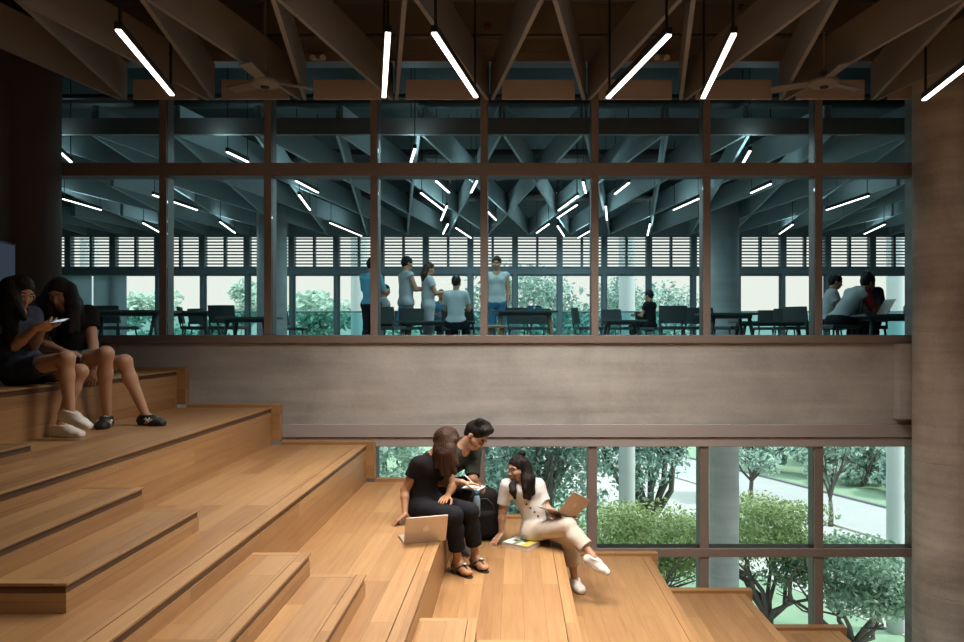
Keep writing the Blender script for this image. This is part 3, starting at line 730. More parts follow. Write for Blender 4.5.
farl=[(63,199,101,210),(143,223,159,232),(153,195,197,210),(220,222,235,233),(296,181,318,192.6),(299,195,310,210),(421,193,443,210),(436,181,449,192.6),(477,181,471,192.6),(447,206,441,220.5),(448,224,443,234),(456,228,471,238),(486,210,496,220),(330,223,361.5,236),(583,182,585.8,193),(578,196,558.5,210.5),(577,205,557.5,218),(549,224,536.6,233),(557.5,226,564,236),(590,231,578,238),(629,183,615,194),(605.7,206.5,607,220),(699,198.6,673.6,210),(650,224,647.5,235.5),(771,184,751,193),(793,224.5,779.5,234),(868.6,196,826.6,210),(884.7,224.5,864.5,234),(61,153,71,162),(227,152,248,162),(415,149,411,162),(750,151,742.5,164)]
PB=[62]+[CX+100*x for x in MX]+[913]
def pane_of(px):
    for i in range(8):
        if px<PB[i+1]: return i
    return 7
by={}
for q in farl: by.setdefault((pane_of((q[0]+q[2])/2),(q[1]+q[3])/2<164),[]).append(q)
for (p,up),L in sorted(by.items()):
    L.sort(key=lambda q:(q[0]+q[2])/2)
    for i,q in enumerate(L):
        pn='%s %s pane from the left'%(ORD[p],'narrow top' if up else 'tall upper')
        lab=('only glowing linear light in the %s'%pn) if len(L)==1 else ('glowing linear light, %s from left within the %s'%(ORD[i],pn))
        a,b=atz(q[0],q[1],2.12),atz(q[2],q[3],2.12)
        led(a,b,lab,'linear lights in the upper room',LEDF,.027,True,0)
# small fittings on the header above the glazing
for px,l in ((319,'twin-headed emergency light high on the left, between two ceiling beams'),(661,'twin-headed emergency light high on the right, between two ceiling beams')):
    c=at(px,58,7.44); t=thing('emergency_light',l,'emergency light',c,'emergency lights'); MB().box(c[0]-.03,c[0]+.03,7.40,7.475,c[2]-.02,c[2]+.025).build('housing',FIN,t,bevel=.004)
    for e in (-1,1): MB().tube([c+[e*.045,.01,0],c+[e*.05,-.05,-.012]],[.022,.028],12).build('lamp_head',COLW,t)
c=at(488,27,7.46); t=thing('alarm_beacon','small red alarm beacon on the header at top centre','alarm light',c); MB().box(c[0]-.03,c[0]+.03,7.455,7.488,c[2]-.03,c[2]+.03).build('base',DUCT,t); MB().ball(c+[0,-.012,0],(.024,.022,.024)).build('lens',CRED,t,True)
# slow ceiling fans
def fan(px,label):
    c=atz(px,82,2.25); t=thing('ceiling_fan',label,'ceiling fan',c,'ceiling fans')
    MB().tube([c+[0,0,.08],[c[0],c[1],3.31]],.012,8).build('rod',FIN,t,True)
    MB().lathe(c,[(.03,-.045),(.11,-.035),(.135,-.01),(.12,.02),(.05,.045),(.03,.09)],24).build('motor',FIN,t,True)
    MB().lathe(c,[(.02,-.062),(.035,-.058),(.04,-.045)],16).build('sensor',BLACKM,t,True)
    for k in range(3):
        a=2*math.pi*k/3+.5; d=np.array([math.cos(a),math.sin(a),0]); w=np.array([-math.sin(a),math.cos(a),.18])
        m=MB(); p=c+[0,0,.005]; n_=[0,0,.006]
        m.hexa([p+d*.10-w*.045-n_,p+d*.46-w*.055-n_,p+d*.46+w*.055-n_,p+d*.10+w*.045-n_,p+d*.10-w*.045+n_,p+d*.46-w*.055+n_,p+d*.46+w*.055+n_,p+d*.10+w*.045+n_])
        m.build('blade',FIN,t)
fan(265,'ceiling fan on a thin rod at the upper left'); fan(824,'ceiling fan on a thin rod at the upper right')
# ------------------------------------------------------------------ the people on the tiers
def band(root,name,c,d,r,w,mat):
    d=nrm(d); m=MB(); m.tube([c-d*w/2,c-d*w/2,c+d*w/2,c+d*w/2],[r*.9,r,r,r*.9],18); return m.build(name,mat,root,True)
def lock(b,pts,r,k=.02):
    for i in range(len(pts)-1): b.cone(pts[i],pts[i+1],r[i],r[i+1],k)
def surf(o,px,py):
    from mathutils.bvhtree import BVHTree
    off=wloc(o); me=o.data; t=BVHTree.FromPolygons([v.co+off for v in me.vertices],[tuple(q.vertices) for q in me.polygons])
    h=t.ray_cast(Vector((0,0,0)),Vector(tuple(at(px,py,1.)))); return np.array(h[0]) if h[0] else at(px,py,6.5)
def sandal(P,side,root):
    J=P.J; an,fd=J['an'+side],nrm(J['ft'+side]); lat=np.cross(fd,[0,0,1.]); up=np.array([0,0,1.])
    b=SDF(.004); z=-.084
    b.cone(an-fd*.035+up*z,an+fd*.06+up*z,.033,.034,.02); b.cone(an+fd*.06+up*z,an+fd*.155+up*z,.036,.030,.02)
    b.rbox(an+fd*.06+up*(z+.037),np.array([.1,.25,.03]),np.array([lat,fd,up]),.002,0,sub=True); b.rbox(an+fd*.06+up*(z-.038),np.array([.1,.25,.03]),np.array([lat,fd,up]),.002,0,sub=True)
    o=b.build('sandal',RUBK,root)
    m=MB()
    c=an+fd*.090-up*.014
    m.tube([an+fd*.137-up*.068,an+fd*.126-up*.034,c+up*.006],[.006,.008,.008],8)
    for e in (-1,1):
        m.tube([an+fd*.03+lat*.050*e-up*.075,an+fd*.055+lat*.040*e-up*.036,c+lat*.008*e+up*.006],[.006,.008,.008],8)
        m.tube([an+fd*.03+lat*.050*e-up*.070,an-fd*.02+lat*.043*e-up*.03,an-fd*.070-up*.02],[.006,.006,.006],8)
    m.build('strap',LEATHB,o,True)
    m=MB(); m.ball(c+up*.014,(.017,.017,.008),np.array([lat,fd,up])); m.build('ornament',ALUL,o,True)

# woman in black
J=dict(hipR=(-.755,5.88,-1.375),hipL=(-.640,6.0,-1.375),knR=(-.455,5.62,-1.375),knL=(-.345,5.75,-1.375),anR=(-.44,5.76,-1.758),anL=(-.31,5.89,-1.758),
 ftR=(.62,-.78,0),ftL=(.53,-.85,0),shR=(-.757,5.86,-1.03),shL=(-.56,6.06,-1.01),elR=(-.862,5.87,-1.235),wrR=(-.846,5.76,-1.405),hdR=(-.72,-.30,-.50),hnR=(.1,-.1,-1),
 elL=(-.50,6.00,-1.235),wrL=(-.525,5.82,-1.275),hdL=(-.2,-.9,-.05),hnL=(0,0,-1),head=(-.548,5.93,-.862),waist=(-.735,5.95,-1.22))
p=thing('person','person in black t-shirt and trousers with long brown hair, sitting beside an open laptop','person',(-.6,5.8,-1.846))
W=Person(J,.93,False,(.80,.10,-.55),(.45,-.05,.85),W=.86)
W.body(p,SKINT,(.25,.3),(1,-1)); W.face(p)
b=SDF(.005); W.hair(b)
for r0,px,py,Y,r1 in ((.062,437,464,5.84,.024),(.060,443,471,5.80,.024),(.055,449,472,5.78,.022),(.05,455,470,5.77,.020),(.03,457,462,5.78,.018),(.02,434,457,5.90,.026),(-.03,449,468,5.99,.026)):
    a=W.hp(r0,-.02,.04); e=at(px,py+2.5,Y); m_=lerp(a,e,.5)+np.array([-.008,-.014,.012]); lock(b,[a,m_,e],[.045,.040,r1],.02)
lock(b,[W.hp(.07,.05,.06),W.hp(.078,.06,-.02),at(455,462,5.80)],[.03,.032,.02],.03)
b.build('hair',HAIRN,p)
W.shirt(p,CBLACK,.014,(.50,.50),hem=-.03)
W.trousers(p,CNAVY,.012,(1.72,1.72),flare=.010)
band(p,'bracelet',lerp(J['elR'],J['wrR'],.93),np.array(J['wrR'])-np.array(J['elR']),.028,.016,BLACKM)
for sd in 'RL': sandal(W,sd,p)

# man writing
J=dict(hipR=(-.80,6.40,-1.365),hipL=(-.68,6.52,-1.365),knR=(-.42,6.13,-1.30),knL=(-.43,6.40,-1.30),anR=(-.44,6.28,-1.763),anL=(-.455,6.46,-1.763),ftR=(.50,-.86,0),ftL=(.6,-.8,0),
 shR=(-.575,6.13,-1.02),shL=(-.355,6.37,-1.005),elR=(-.61,6.10,-1.215),wrR=(-.425,5.99,-1.20),hdR=(.85,.05,-.12),hnR=(.1,-.15,-1),
 elL=(-.35,6.20,-1.205),wrL=(-.335,6.38,-1.285),hdL=(.45,.70,-.45),hnL=(.0,-.2,-1),head=(-.325,6.19,-.852),waist=(-.66,6.38,-1.19))
p=thing('person','person in dark green sweater and glasses with short black hair, leaning over to write','person',(-.6,6.3,-1.846))
M=Person(J,.98,True,(.66,-.42,-.62),(.60,-.22,.74),W=.90)
M.body(p,SKIN,(.75,.2),(1,-1),feet=False); M.face(p); M.glasses(p)
b=SDF(.005); R_=M.R; S_=M.S
b.ell(M.hp(0,-.008,.040),np.array([.082,.100,.098])*S_,R_,.01); b.cone(M.hp(-.04,.060,.108),M.hp(.045,.066,.104),.034*S_,.036*S_,.03); b.cone(M.hp(-.045,.01,.12),M.hp(.04,-.03,.125),.032*S_,.034*S_,.03); b.cone(M.hp(0,-.065,.02),M.hp(0,-.06,-.03),.055*S_,.045*S_,.03)
b.ell(M.hp(0,.098,-.035),np.array([.075,.062,.098])*S_,R_,.01,sub=True)
for e in (-1,1): b.ell(M.hp(e*.082,.005,-.03),np.array([.022,.035,.05])*S_,R_,.006,sub=True)
b.build('hair',HAIRB,p)
M.shirt(p,CGREEN,.016,(.95,.95),name='sweater',hem=-.05,necky=-.012)
M.trousers(p,CBLACK,.014,(1.85,1.85))
for sd in 'RL': M.shoe(sd,DUCT,RUBW,p,RUBW)
pen=thing('pen','white pen in the hand of the man writing','pen',at(468,484,5.95))
a=np.array(J['wrR'])+np.array([.095,.0,-.035]); MB().tube([a,a+np.array([.02,-.03,.012]),a+np.array([-.075,.045,.085])],[.0015,.0045,.0045],8).build('barrel',WHITE,pen,True); MB().tube([a+np.array([-.075,.045,.085]),a+np.array([-.088,.053,.098])],[.0045,.003],8).build('cap',CBLUE,pen,True)
nb=thing('notebook','small white notebook under the writing hand of the man','notebook',(-.34,6.04,-1.262))
c=np.array([-.335,6.04,-1.252]); u=np.array([.86,-.5,-.02])*.085; v=np.array([.45,.86,.12])*.06; w=np.array([.02,-.12,.98])*.006
MB().hexa([c-u-v-w,c+u-v-w,c+u+v-w,c-u+v-w,c-u-v,c+u-v,c+u+v,c-u+v]).build('cover',CBLUE,nb); MB().hexa([c-u*.97-v*.96,c+u*.97-v*.96,c+u*.97+v*.96,c-u*.97+v*.96,c-u*.97-v*.96+w*.6,c+u*.97-v*.96+w*.6,c+u*.97+v*.96+w*.6,c-u*.97+v*.96+w*.6]).build('pages',WHITE,nb)

# woman in white
J=dict(hipR=(.14,6.55,-1.745),hipL=(.26,6.67,-1.745),knR=(.445,6.28,-1.625),knL=(.47,6.38,-1.755),anR=(.640,6.13,-1.835),anL=(.515,6.48,-2.130),ftR=(.86,-.30,-.42),fuR=(.35,-.1,.9),ftL=(.32,-.95,0),
 shR=(-.075,6.56,-1.345),shL=(.205,6.67,-1.365),elR=(-.108,6.57,-1.57),wrR=(-.122,6.55,-1.765),hdR=(-.55,-.55,-.45),hnR=(0,-.1,-1),
 elL=(.283,6.59,-1.55),wrL=(.405,6.44,-1.622),hdL=(.80,.42,-.08),hnL=(-.1,0,1),head=(.030,6.58,-1.197),waist=(.165,6.62,-1.55))
p=thing('person','smiling person in white top and cream trousers with hair bun, laptop on lap','person',(.3,6.5,-2.213))
Q=Person(J,.95,False,(-.78,-.62,-.08),(-.06,-.02,1),W=.87)
Q.body(p,SKIN,(.25,.35),(1,-1),feet=False); Q.face(p,True); Q.glasses(p,BLACKM)
b=SDF(.005); Q.hair(b,.013)
b.ell(Q.hp(-.01,-.045,.132),(.036,.035,.030),np.eye(3),.006)
for st,px,py,Y,r1 in ((-.055,529,498,6.49,.022),(-.055,525,497,6.46,.020),(-.05,533,493,6.52,.022),(-.02,531,488,6.60,.03)):
    a=Q.hp(st,-.045,.02); e=at(px,py,Y); m_=lerp(a,e,.45)+np.array([.012,-.014,.0]); lock(b,[a,m_,e],[.042,.040,r1],.03)
lock(b,[Q.hp(-.066,-.02,.06),Q.hp(-.074,-.035,-.03),at(525,488,6.46)],[.028,.03,.024],.03)
lock(b,[Q.hp(.045,-.055,-.05),at(512.5,485.5,6.475),at(513,491,6.425),at(515,498,6.43)],[.030,.026,.026,.014],.03)
b.build('hair',HAIRB,p)
sq=Q.shirt(p,CWHITE,.016,(.72,.72),hem=.04)
Q.trousers(p,CCREAM,.014,(1.62,1.70),flare=.010)
ch=(Q.J['shL']+Q.J['shR'])/2
for px,py in ((526.5,504),(530.5,508),(534.5,512),(538,516)):
    c=surf(sq,px,py); MB().ball(c,(.010,.007,.010)).build('button',LEATHB,p,True)
for sd in 'RL': Q.shoe(sd,RUBW,RUBW,p,None)
# seated pair at the upper left
J=dict(hipR=(-3.58,5.37,-.285),hipL=(-3.53,5.53,-.285),knR=(-3.115,5.21,-.185),knL=(-3.13,5.40,-.285),anR=(-3.085,5.20,-.545),anL=(-3.235,5.34,-.662),ftR=(.93,-.12,-.28),fuR=(.3,0,.95),ftL=(.97,-.2,0),
 shR=(-3.63,5.26,.105),shL=(-3.565,5.54,.125),elR=(-3.47,5.20,-.095),wrR=(-3.255,5.10,.030),hdR=(.95,.10,.22),hnR=(-.1,.6,.8),elL=(-3.50,5.45,-.09),wrL=(-3.29,5.22,.012),hdL=(.90,-.25,.25),hnL=(-.1,-.5,.8),head=(-3.535,5.35,.285),waist=(-3.62,5.45,-.10))
p=thing('person','person with long dark hair and glasses holding a phone, bare legs crossed, white sneakers','person',(-3.4,5.3,-.745))
A=Person(J,.98,False,(.84,-.38,-.40),(.38,-.12,.90),W=.92)
A.body(p,SKIN,(.55,.55),(1,-1),feet=False); A.face(p); A.glasses(p,ALUL)
b=SDF(.006); A.hair(b)
for st,px,py,Y,r1 in ((.06,0,345,5.20,.03),(.055,10,346,5.18,.03),(.06,-6,335,5.28,.035),(.045,18,338,5.20,.025),(-.04,16,340,5.5,.03),(0,-8,330,5.4,.045),(.06,24,318,5.22,.022)):
    a=A.hp(st,-.03,.03); e=at(px,py,Y); m_=lerp(a,e,.45)+np.array([-.01,-.02,.01]); lock(b,[a,m_,e],[.05,.045,r1],.03)
b.build('hair',HAIRB,p)
A.shirt(p,plain('cloth_tie_dye',(.07,.08,.13,1),.85,0,.95,9,.1,stretch=(1,1,2.5)),.016,(.6,.6),hem=-.04)
A.trousers(p,plain('cloth_patterned_shorts',(.05,.06,.09,1),.85,0,.8,16),.014,(.55,.55),name='shorts')
for sd in 'RL': A.shoe(sd,RUBW,RUBW,p,RUBW)
ph=thing('smartphone','smartphone held up by the person with glasses at the left','phone',at(55,320,5.12))
c=at(57,321.5,5.13); u=np.array([.9,.05,.12])*.072; v=np.array([-.05,.95,.30])*.036; w=np.cross(u,v); w=nrm(w)*.004
MB().hexa([c-u-v-w,c+u-v-w,c+u+v-w,c-u+v-w,c-u-v+w,c+u-v+w,c+u+v+w,c-u+v+w]).build('case',BLACKM,ph,bevel=.002); w2=w*1.15
MB().hexa([c-u*.95-v*.92+w,c+u*.95-v*.92+w,c+u*.95+v*.92+w,c-u*.95+v*.92+w,c-u*.95-v*.92+w2,c+u*.95-v*.92+w2,c+u*.95+v*.92+w2,c-u*.95+v*.92+w2]).build('display',SCREEN,ph)

J=dict(hipR=(-3.57,5.95,-.28),hipL=(-3.43,6.05,-.28),knR=(-3.135,5.75,-.165),knL=(-3.10,5.96,-.235),anR=(-3.20,5.88,-.662),anL=(-2.955,6.0,-.662),ftR=(.22,-.95,0),ftL=(.94,-.32,0),
 shR=(-3.705,5.89,.150),shL=(-3.43,6.05,.150),elR=(-3.66,5.80,-.09),wrR=(-3.45,5.74,-.15),hdR=(.9,-.2,-.1),hnR=(0,0,-1),elL=(-3.36,5.97,-.095),wrL=(-3.285,5.86,-.27),hdL=(-.08,-.25,-.95),hnL=(-.75,.5,0),head=(-3.575,5.90,.305),waist=(-3.53,6.0,-.08))
p=thing('person','person in black t-shirt and denim shorts looking down, wearing a watch and black sneakers','person',(-3.3,5.9,-.745))
B=Person(J,1.0,False,(.06,-.90,-.40),(0,-.34,.94),W=.94)
B.body(p,SKIN,(.2,.35),(1,-1),feet=False); B.face(p)
b=SDF(.006); B.hair(b)
for st,px,py,Y,r1 in ((.065,45,330,5.85,.03),(.06,52,333,5.80,.03),(.07,40,320,5.92,.03),(-.065,76,330,5.85,.03),(-.06,82,325,5.95,.03),(-.07,70,332,5.8,.025),(0,62,320,6.1,.06)):
    a=B.hp(st,-.02,.03); e=at(px,py,Y); m_=lerp(a,e,.45)+np.array([np.sign(-st)*.022,-.012,.012]); lock(b,[a,m_,e],[.042,.042,r1],.03)
b.build('hair',HAIRB,p)
B.shirt(p,CBLACK,.016,(.48,.48),hem=-.05); B.trousers(p,CDENIM,.016,(.60,.60),name='shorts')
wd=np.array(J['wrL'])-np.array(J['elL']); wt=band(p,'watch',lerp(J['elL'],J['wrL'],.93),wd,.031,.024,BLACKM)
c=lerp(J['elL'],J['wrL'],.93)+np.array([.012,-.028,.0]); MB().ball(c,(.016,.010,.018)).build('watch_case',BLACKM,wt,True)
for sd in 'RL':
    o,RR,an=B.shoe(sd,RUBK,RUBK,p,RUBW)
    lat,fd,up=RR; m=MB()
    for e in (-1,1):
        f=lambda a,z,w: an+fd*a-up*z+lat*w*e
        for (a1,z1),(a2,z2) in (((.035,.062),(.085,.018)),((.055,.066),(.105,.028)),((.030,.028),(.110,.060)),((.045,.020),(.085,.052))):
            m.tube([f(a1,z1,.047),f((a1+a2)/2,(z1+z2)/2,.047),f(a2,z2,.042)],.004,6)
    m.build('stripes',RUBW,o,True)

# laptops
def laptop(label,h,d,bdir,u,w=.30,dp=.208,glow=False):
    h=np.array(h,float); d=nrm(d)*w/2; bd=nrm(bdir)*dp; u=nrm(u)*dp; nb=nrm(np.cross(d,bd)); nb=nb if nb[2]>0 else -nb
    n=nrm(np.cross(d,u)); n=n if n@bd<0 else -n          # out of the lid's back
    t=thing('laptop',label,'laptop',h,'laptops on the stepped seating')
    hx=lambda o,a,b,t0,t1,N_: [o-a+N_*t0,o+a+N_*t0,o+a+b+N_*t0,o-a+b+N_*t0,o-a+N_*t1,o+a+N_*t1,o+a+b+N_*t1,o-a+b+N_*t1]
    MB().hexa(hx(h+bd*.01,d,bd*.99,.0,.013,nb)).build('base',ALU,t,bevel=.004)
    kb=MB()
    for r in range(5):
        for c in range(12):
            kb.hexa(hx(h+bd*(.14+.09*r)-d+d*2*(.07+.072*c)+d*.055,d*.058,bd*.07,.013,.0145,nb))
    kb.build('keyboard',BLACKM,t); MB().hexa(hx(h+bd*.66,d*.36,bd*.28,.013,.0134,nb)).build('trackpad',ALUL,t)
    l=MB().hexa(hx(h+nb*.010,d,u,.0,.0065,n)).build('lid',ALU,t,bevel=.0025)
    MB().hexa(hx(h+nb*.010+u*.05,d*.94,u*.90,-.0012,-.0002,n)).build('display',SCREEN if glow else BLACKM,l)
    # fruit-shaped emblem: round body with a bite and a leaf
    pts=[]
    e1,e2=nrm(d),nrm(u); c0=h+nb*.010+u*.52+n*.0068
    if np.cross(e1,e2)@n<0: e1=-e1
    for k in range(48):
        a=2*math.pi*k/48; r=.0225*(1-.10*math.sin(a)*(1 if math.sin(a)>0 else .35)-.16*math.exp(-((a-math.pi/2)/.28)**2)-.10*math.exp(-((a-1.5*math.pi)/.22)**2))
        q=np.array([r*1.0*math.cos(a),r*1.06*math.sin(a)])
        dd=q-np.array([.0275,.003]); L=np.linalg.norm(dd)
        if L<.0105: q=np.array([.0275,.003])+dd/L*.0105
        pts.append(q)
    m=MB(); n0=len(pts); P=[c0+e1*q[0]+e2*q[1] for q in pts]; m.v+=[tuple(x) for x in P]+[tuple(x+n*.0006) for x in P]
    m.quadface(tuple(range(n0,2*n0)),[(0,0)]*n0); 
    for k in range(n0): m.quadface((k,(k+1)%n0,n0+(k+1)%n0,n0+k),[(0,0)]*4)
    lf=[c0+e1*x+e2*y for x,y in ((.000,.024),(.001,.030),(.006,.036),(.009,.0365),(.008,.030),(.004,.0255))]; k0=len(m.v); m.v+=[tuple(x+n*.0006) for x in lf]; m.quadface(tuple(range(k0,k0+6)),[(0,0)]*6)
    m.build('emblem',ALUL,l)
    return t
laptop('open laptop standing on the oak tier beside the person in black',(-.632,5.265,-1.477),(.95,.33,0),(-.33,.95,0),(.10,-.34,.87),glow=True)
laptop('open laptop on the lap of the person in white',(.436,6.37,-1.559),(.145,.2,-.108),(-.8,.6,.04),(.128,-.02,.163))

# backpack, bottle and book
bp=thing('backpack','black backpack standing on the tier between the man and the person in white','backpack',(-.27,6.74,-1.846))
b=SDF(.006); RB=hframe((.1,1,0),(-.10,.05,1)); cB=np.array([-.275,6.75,-1.625])
b.rbox(cB,(.135,.10,.215),RB,.075,.02); b.ell(cB+np.array([.0,-.02,-.08]),(.15,.125,.14),RB,.06); b.build('bag',CBLACK,bp)
b=SDF(.006); b.rbox(cB+np.array([.01,-.115,-.075]),(.105,.045,.115),RB,.042,.02); b.build('front_pocket',CBLACK,bp)
MB().tube([cB+np.array([x,-.125,z]) for x,z in ((-.10,.02),(-.085,.10),(-.04,.150),(.03,.152),(.08,.10),(.10,.02))],.004,6).build('zip',DUCT,bp,True)
MB().tube([cB+np.array([-.05,.0,.205]),cB+np.array([-.04,.0,.235]),cB+np.array([.03,.0,.238]),cB+np.array([.045,.0,.205])],.009,8).build('handle',CBLACK,bp,True)
for e in (-1,1): MB().tube([cB+np.array([e*.07,.09,.19]),cB+np.array([e*.10,.15,.10]),cB+np.array([e*.11,.16,-.08]),cB+np.array([e*.12,.10,-.19])],.014,8).build('shoulder_strap',CBLACK,bp,True)
MB().bar(cB+np.array([.09,-.10,-.02]),cB+np.array([.115,-.10,-.09]),.02,.006,(0,-1,0)).build('tag',ALUL,bp)
bo=thing('water_bottle','pale blue bottle beside the backpack, below the hands of the man','bottle',(-.375,6.60,-1.66))
MB().lathe((-.335,6.585,-1.62),[(.024,0),(.03,.01),(.03,.15),(.022,.175),(.014,.19)],18).build('bottle_body',plain('bottle_blue',(.24,.36,.46,1),.25,0,.05),bo,True); MB().lathe((-.335,6.585,-1.43),[(.017,0),(.017,.022),(.012,.028)],16).build('cap',CBLUE,bo,True)
bk=thing('book','hardback book with white, green and yellow cover lying beside the person in white','book',(.0625,6.52,-1.846))
a=np.array([.55,.835,0])*.105; v=np.array([.835,-.55,0])*.13; c=np.array([.055,6.46,-1.845]); Z=np.array([0,0,1.])
hb=lambda s,z0,z1:[c-a*s-v*s+Z*z0,c+v*s-a*s+Z*z0,c+v*s+a*s+Z*z0,c-v*s+a*s+Z*z0,c-a*s-v*s+Z*z1,c+v*s-a*s+Z*z1,c+v*s+a*s+Z*z1,c-v*s+a*s+Z*z1]
MB().hexa(hb(.97,.004,.038)).build('pages',plain('page_edges',(.72,.62,.58,1),.8,0,.05),bk)
cv=MB(); cv.hexa(hb(1.,.0,.004)); cv.hexa(hb(1.,.038,.042)); cv.build('cover',plain('cover_grey',(.55,.55,.52,1),.5,0,.05),bk)
g=MB(); cols=[WHITE,CGREEN,plain('print_green',(.16,.26,.12,1),.5,0,.4,30),plain('print_yellow',(.55,.45,.07,1),.5,0,.1)]
def patch(x0,x1,y0,y1,mi):
    P=[c+v*x+a*y+Z*.0425 for x,y in ((x0,y0),(x1,y0),(x1,y1),(x0,y1))]; k=len(g.v); g.v+=[tuple(q) for q in P]; g.quadface((k,k+1,k+2,k+3),[(0,0)]*4,mi)
patch(-.97,-.25,-.97,.97,0); patch(-.25,.1,-.97,.5,2); patch(-.25,.1,.5,.97,1); patch(.1,.4,-.97,-.1,0); patch(.1,.4,-.1,.97,1); patch(.4,.97,-.97,.97,3); patch(-.6,-.3,-.2,.3,1)
g.build('cover_print',cols,bk)
# ------------------------------------------------------------------ people and furniture of the upper room
FZ=-.38
def figure(name,label,x,Y,fd,hgt,seated=False,lean=0.,arms='down',top=CGREY,bottom=CNAVY,hair=HAIRB,long=False,head_f=None,shoes=BLACKM,sleeve=.5,trunc=None,skirt=False,mat=SKINT,group='people in the upper room'):
    S=hgt/1.66; f=nrm([fd[0],fd[1],0]); r=np.array([f[1],-f[0],0]); u=np.array([0,0,1.])
    o=np.array([x,Y,FZ]); L=lambda a,b,c: o+S*(r*a+f*b+u*c)
    J={}
    if not seated:
        hz=.86
        for sd,e in (('R',1),('L',-1)):
            J['hip'+sd]=L(e*.085,0,hz); J['kn'+sd]=L(e*.095,.02,.47); J['an'+sd]=L(e*.10,-.02,.085); J['ft'+sd]=f+r*e*.15
    else:
        hz=.54
        for sd,e in (('R',1),('L',-1)):
            J['hip'+sd]=L(e*.085,0,hz); J['kn'+sd]=L(e*.10,.42,.52); J['an'+sd]=L(e*.10,.40,.085); J['ft'+sd]=f
    tz=.485
    for sd,e in (('R',1),('L',-1)):
        J['sh'+sd]=L(e*.155,lean*.42,hz+tz-lean*.12)
        if arms=='down': J['el'+sd]=J['sh'+sd]+S*(r*e*.05+f*-.01-u*.27); J['wr'+sd]=J['el'+sd]+S*(r*e*-.01+f*.06-u*.235); J['hd'+sd]=f*.2-u
        elif arms=='front': J['el'+sd]=J['sh'+sd]+S*(r*e*.05+f*.10-u*.25); J['wr'+sd]=J['el'+sd]+S*(r*e*-.07+f*.22+u*.03); J['hd'+sd]=f-r*e*.2
        elif arms=='hips': J['el'+sd]=J['sh'+sd]+S*(r*e*.13-f*.04-u*.23); J['wr'+sd]=J['el'+sd]+S*(-r*e*.13+f*.10-u*.16); J['hd'+sd]=-r*e+f*.3-u*.4
        J['hn'+sd]=-r*e+f*.1
    hf=f if head_f is None else nrm(head_f)
    J['head']=L(0,lean*.62+.02,hz+tz+.215-lean*.22)
    t=thing(name,label,'person',(x,Y,FZ),group)
    P=Person(J,S,False,(hf[0],hf[1],-.15-lean*.3),(f[0]*lean*.3,f[1]*lean*.3,1),h=.010)
    P.body(t,mat,(.3,.3)); P.face(t)
    b=SDF(.010); P.hair(b)
    if long:
        for e in (-.06,-.02,.02,.06): lock(b,[P.hp(e,-.06,.02),P.hp(e*1.1,-.085,-.12),P.hp(e,-.07,-.24)],[.05,.048,.03],.03)
    b.build('hair',hair,t)
    P.shirt(t,top,.018,(sleeve,sleeve),hem=-.08 if not skirt else -.05,h=.010)
    if skirt:
        b=SDF(.010); b.cone(P.J['hipL'],P.J['hipR'],.115,.115,.03); pm=(P.J['hipL']+P.J['hipR'])/2
        b.cone(pm+[0,0,.1],pm-[0,0,.42],.11,.20,.04,capb=True); b.build('skirt',bottom,t)
    else: P.trousers(t,bottom,.016,(1.88,1.88),h=.010)
    for sd in 'RL':
        b=SDF(.008); P.foot(b,sd,.008); b.build('shoe',shoes,t)
    return t
X_=lambda px,Y:(px-CX)*Y/F
figure('person','standing person in teal shirt half hidden behind a mullion of the upper glazing',X_(371,13.2),13.2,(.4,.9),1.66,arms='front',top=CTEAL,bottom=CNAVY,sleeve=.9)
figure('person','standing person with short dark curly hair and grey sleeveless top, facing right',X_(406,14),14.0,(.8,.5),1.77,arms='front',top=CGREY,bottom=CTEAL,sleeve=.08,skirt=True)
figure('person','standing person with long hair and white top beside the curly haired person',X_(428,14),14.0,(.85,.3),1.66,arms='front',top=CPALE,bottom=CPALE,long=True,hair=HAIRN)
figure('person','person in white shirt sitting with back turned, right of the two standing together',X_(456,13),13.0,(.1,1),1.66,seated=True,top=CPALE,arms='front',sleeve=.6)
figure('person','small seated person whose head shows beside the person with long hair',X_(441,15.8),15.8,(.3,-1),1.55,seated=True,top=CBLUE,arms='front')
figure('person','seated person whose head shows just right of a mullion, left of the standing pair',X_(384,15),15.0,(1,.2),1.62,seated=True,top=CGREY,arms='front')
figure('person','standing person in white sleeveless top and blue trousers behind the central mullion',X_(497,14),14.0,(-.1,-1),1.77,arms='down',top=CPALE,bottom=CBLUE,sleeve=.10)
figure('person','dark seated person right of the fifth mullion, beside the striped chair',X_(650,16),16.0,(-.6,.5),1.55,seated=True,top=CNAVY,arms='front')
a1=figure('person','seated person leaning forward in white shirt with dark red sleeves at the right end',X_(838,9.9),9.9,(.9,.25),1.60,seated=True,lean=.75,top=CPALE,arms='front',sleeve=.2)
J9=[c for c in a1.children if c.name.startswith('body')]
figure('person','person in dark top with short hair sitting next to the one with red sleeves',X_(867,11.0),11.0,(-.3,-.6),1.62,seated=True,lean=.35,top=CNAVY,arms='front',sleeve=.9)
figure('person','seated person partly behind the rightmost mullion, left of the one with red sleeves',X_(826,11.6),11.6,(.9,-.2),1.60,seated=True,lean=.2,top=CGREY,arms='front')
b=SDF(.010)      # red raglan sleeves of the leaning person
S=1.60/1.66; f=nrm([.9,.25,0]); r=np.array([f[1],-f[0],0]); u=np.array([0,0,1.]); o=np.array([X_(838,9.9),9.9,FZ])
for e in (1,-1):
    sh=o+S*(r*e*.155+f*.75*.42+u*(.54+.485-.09)); el=sh+S*(r*e*.05+f*.10-u*.25)
    b.cone(sh,lerp(sh,el,.9),.074,.060,.02,capb=True)
b.build('sleeve',CRED,a1)

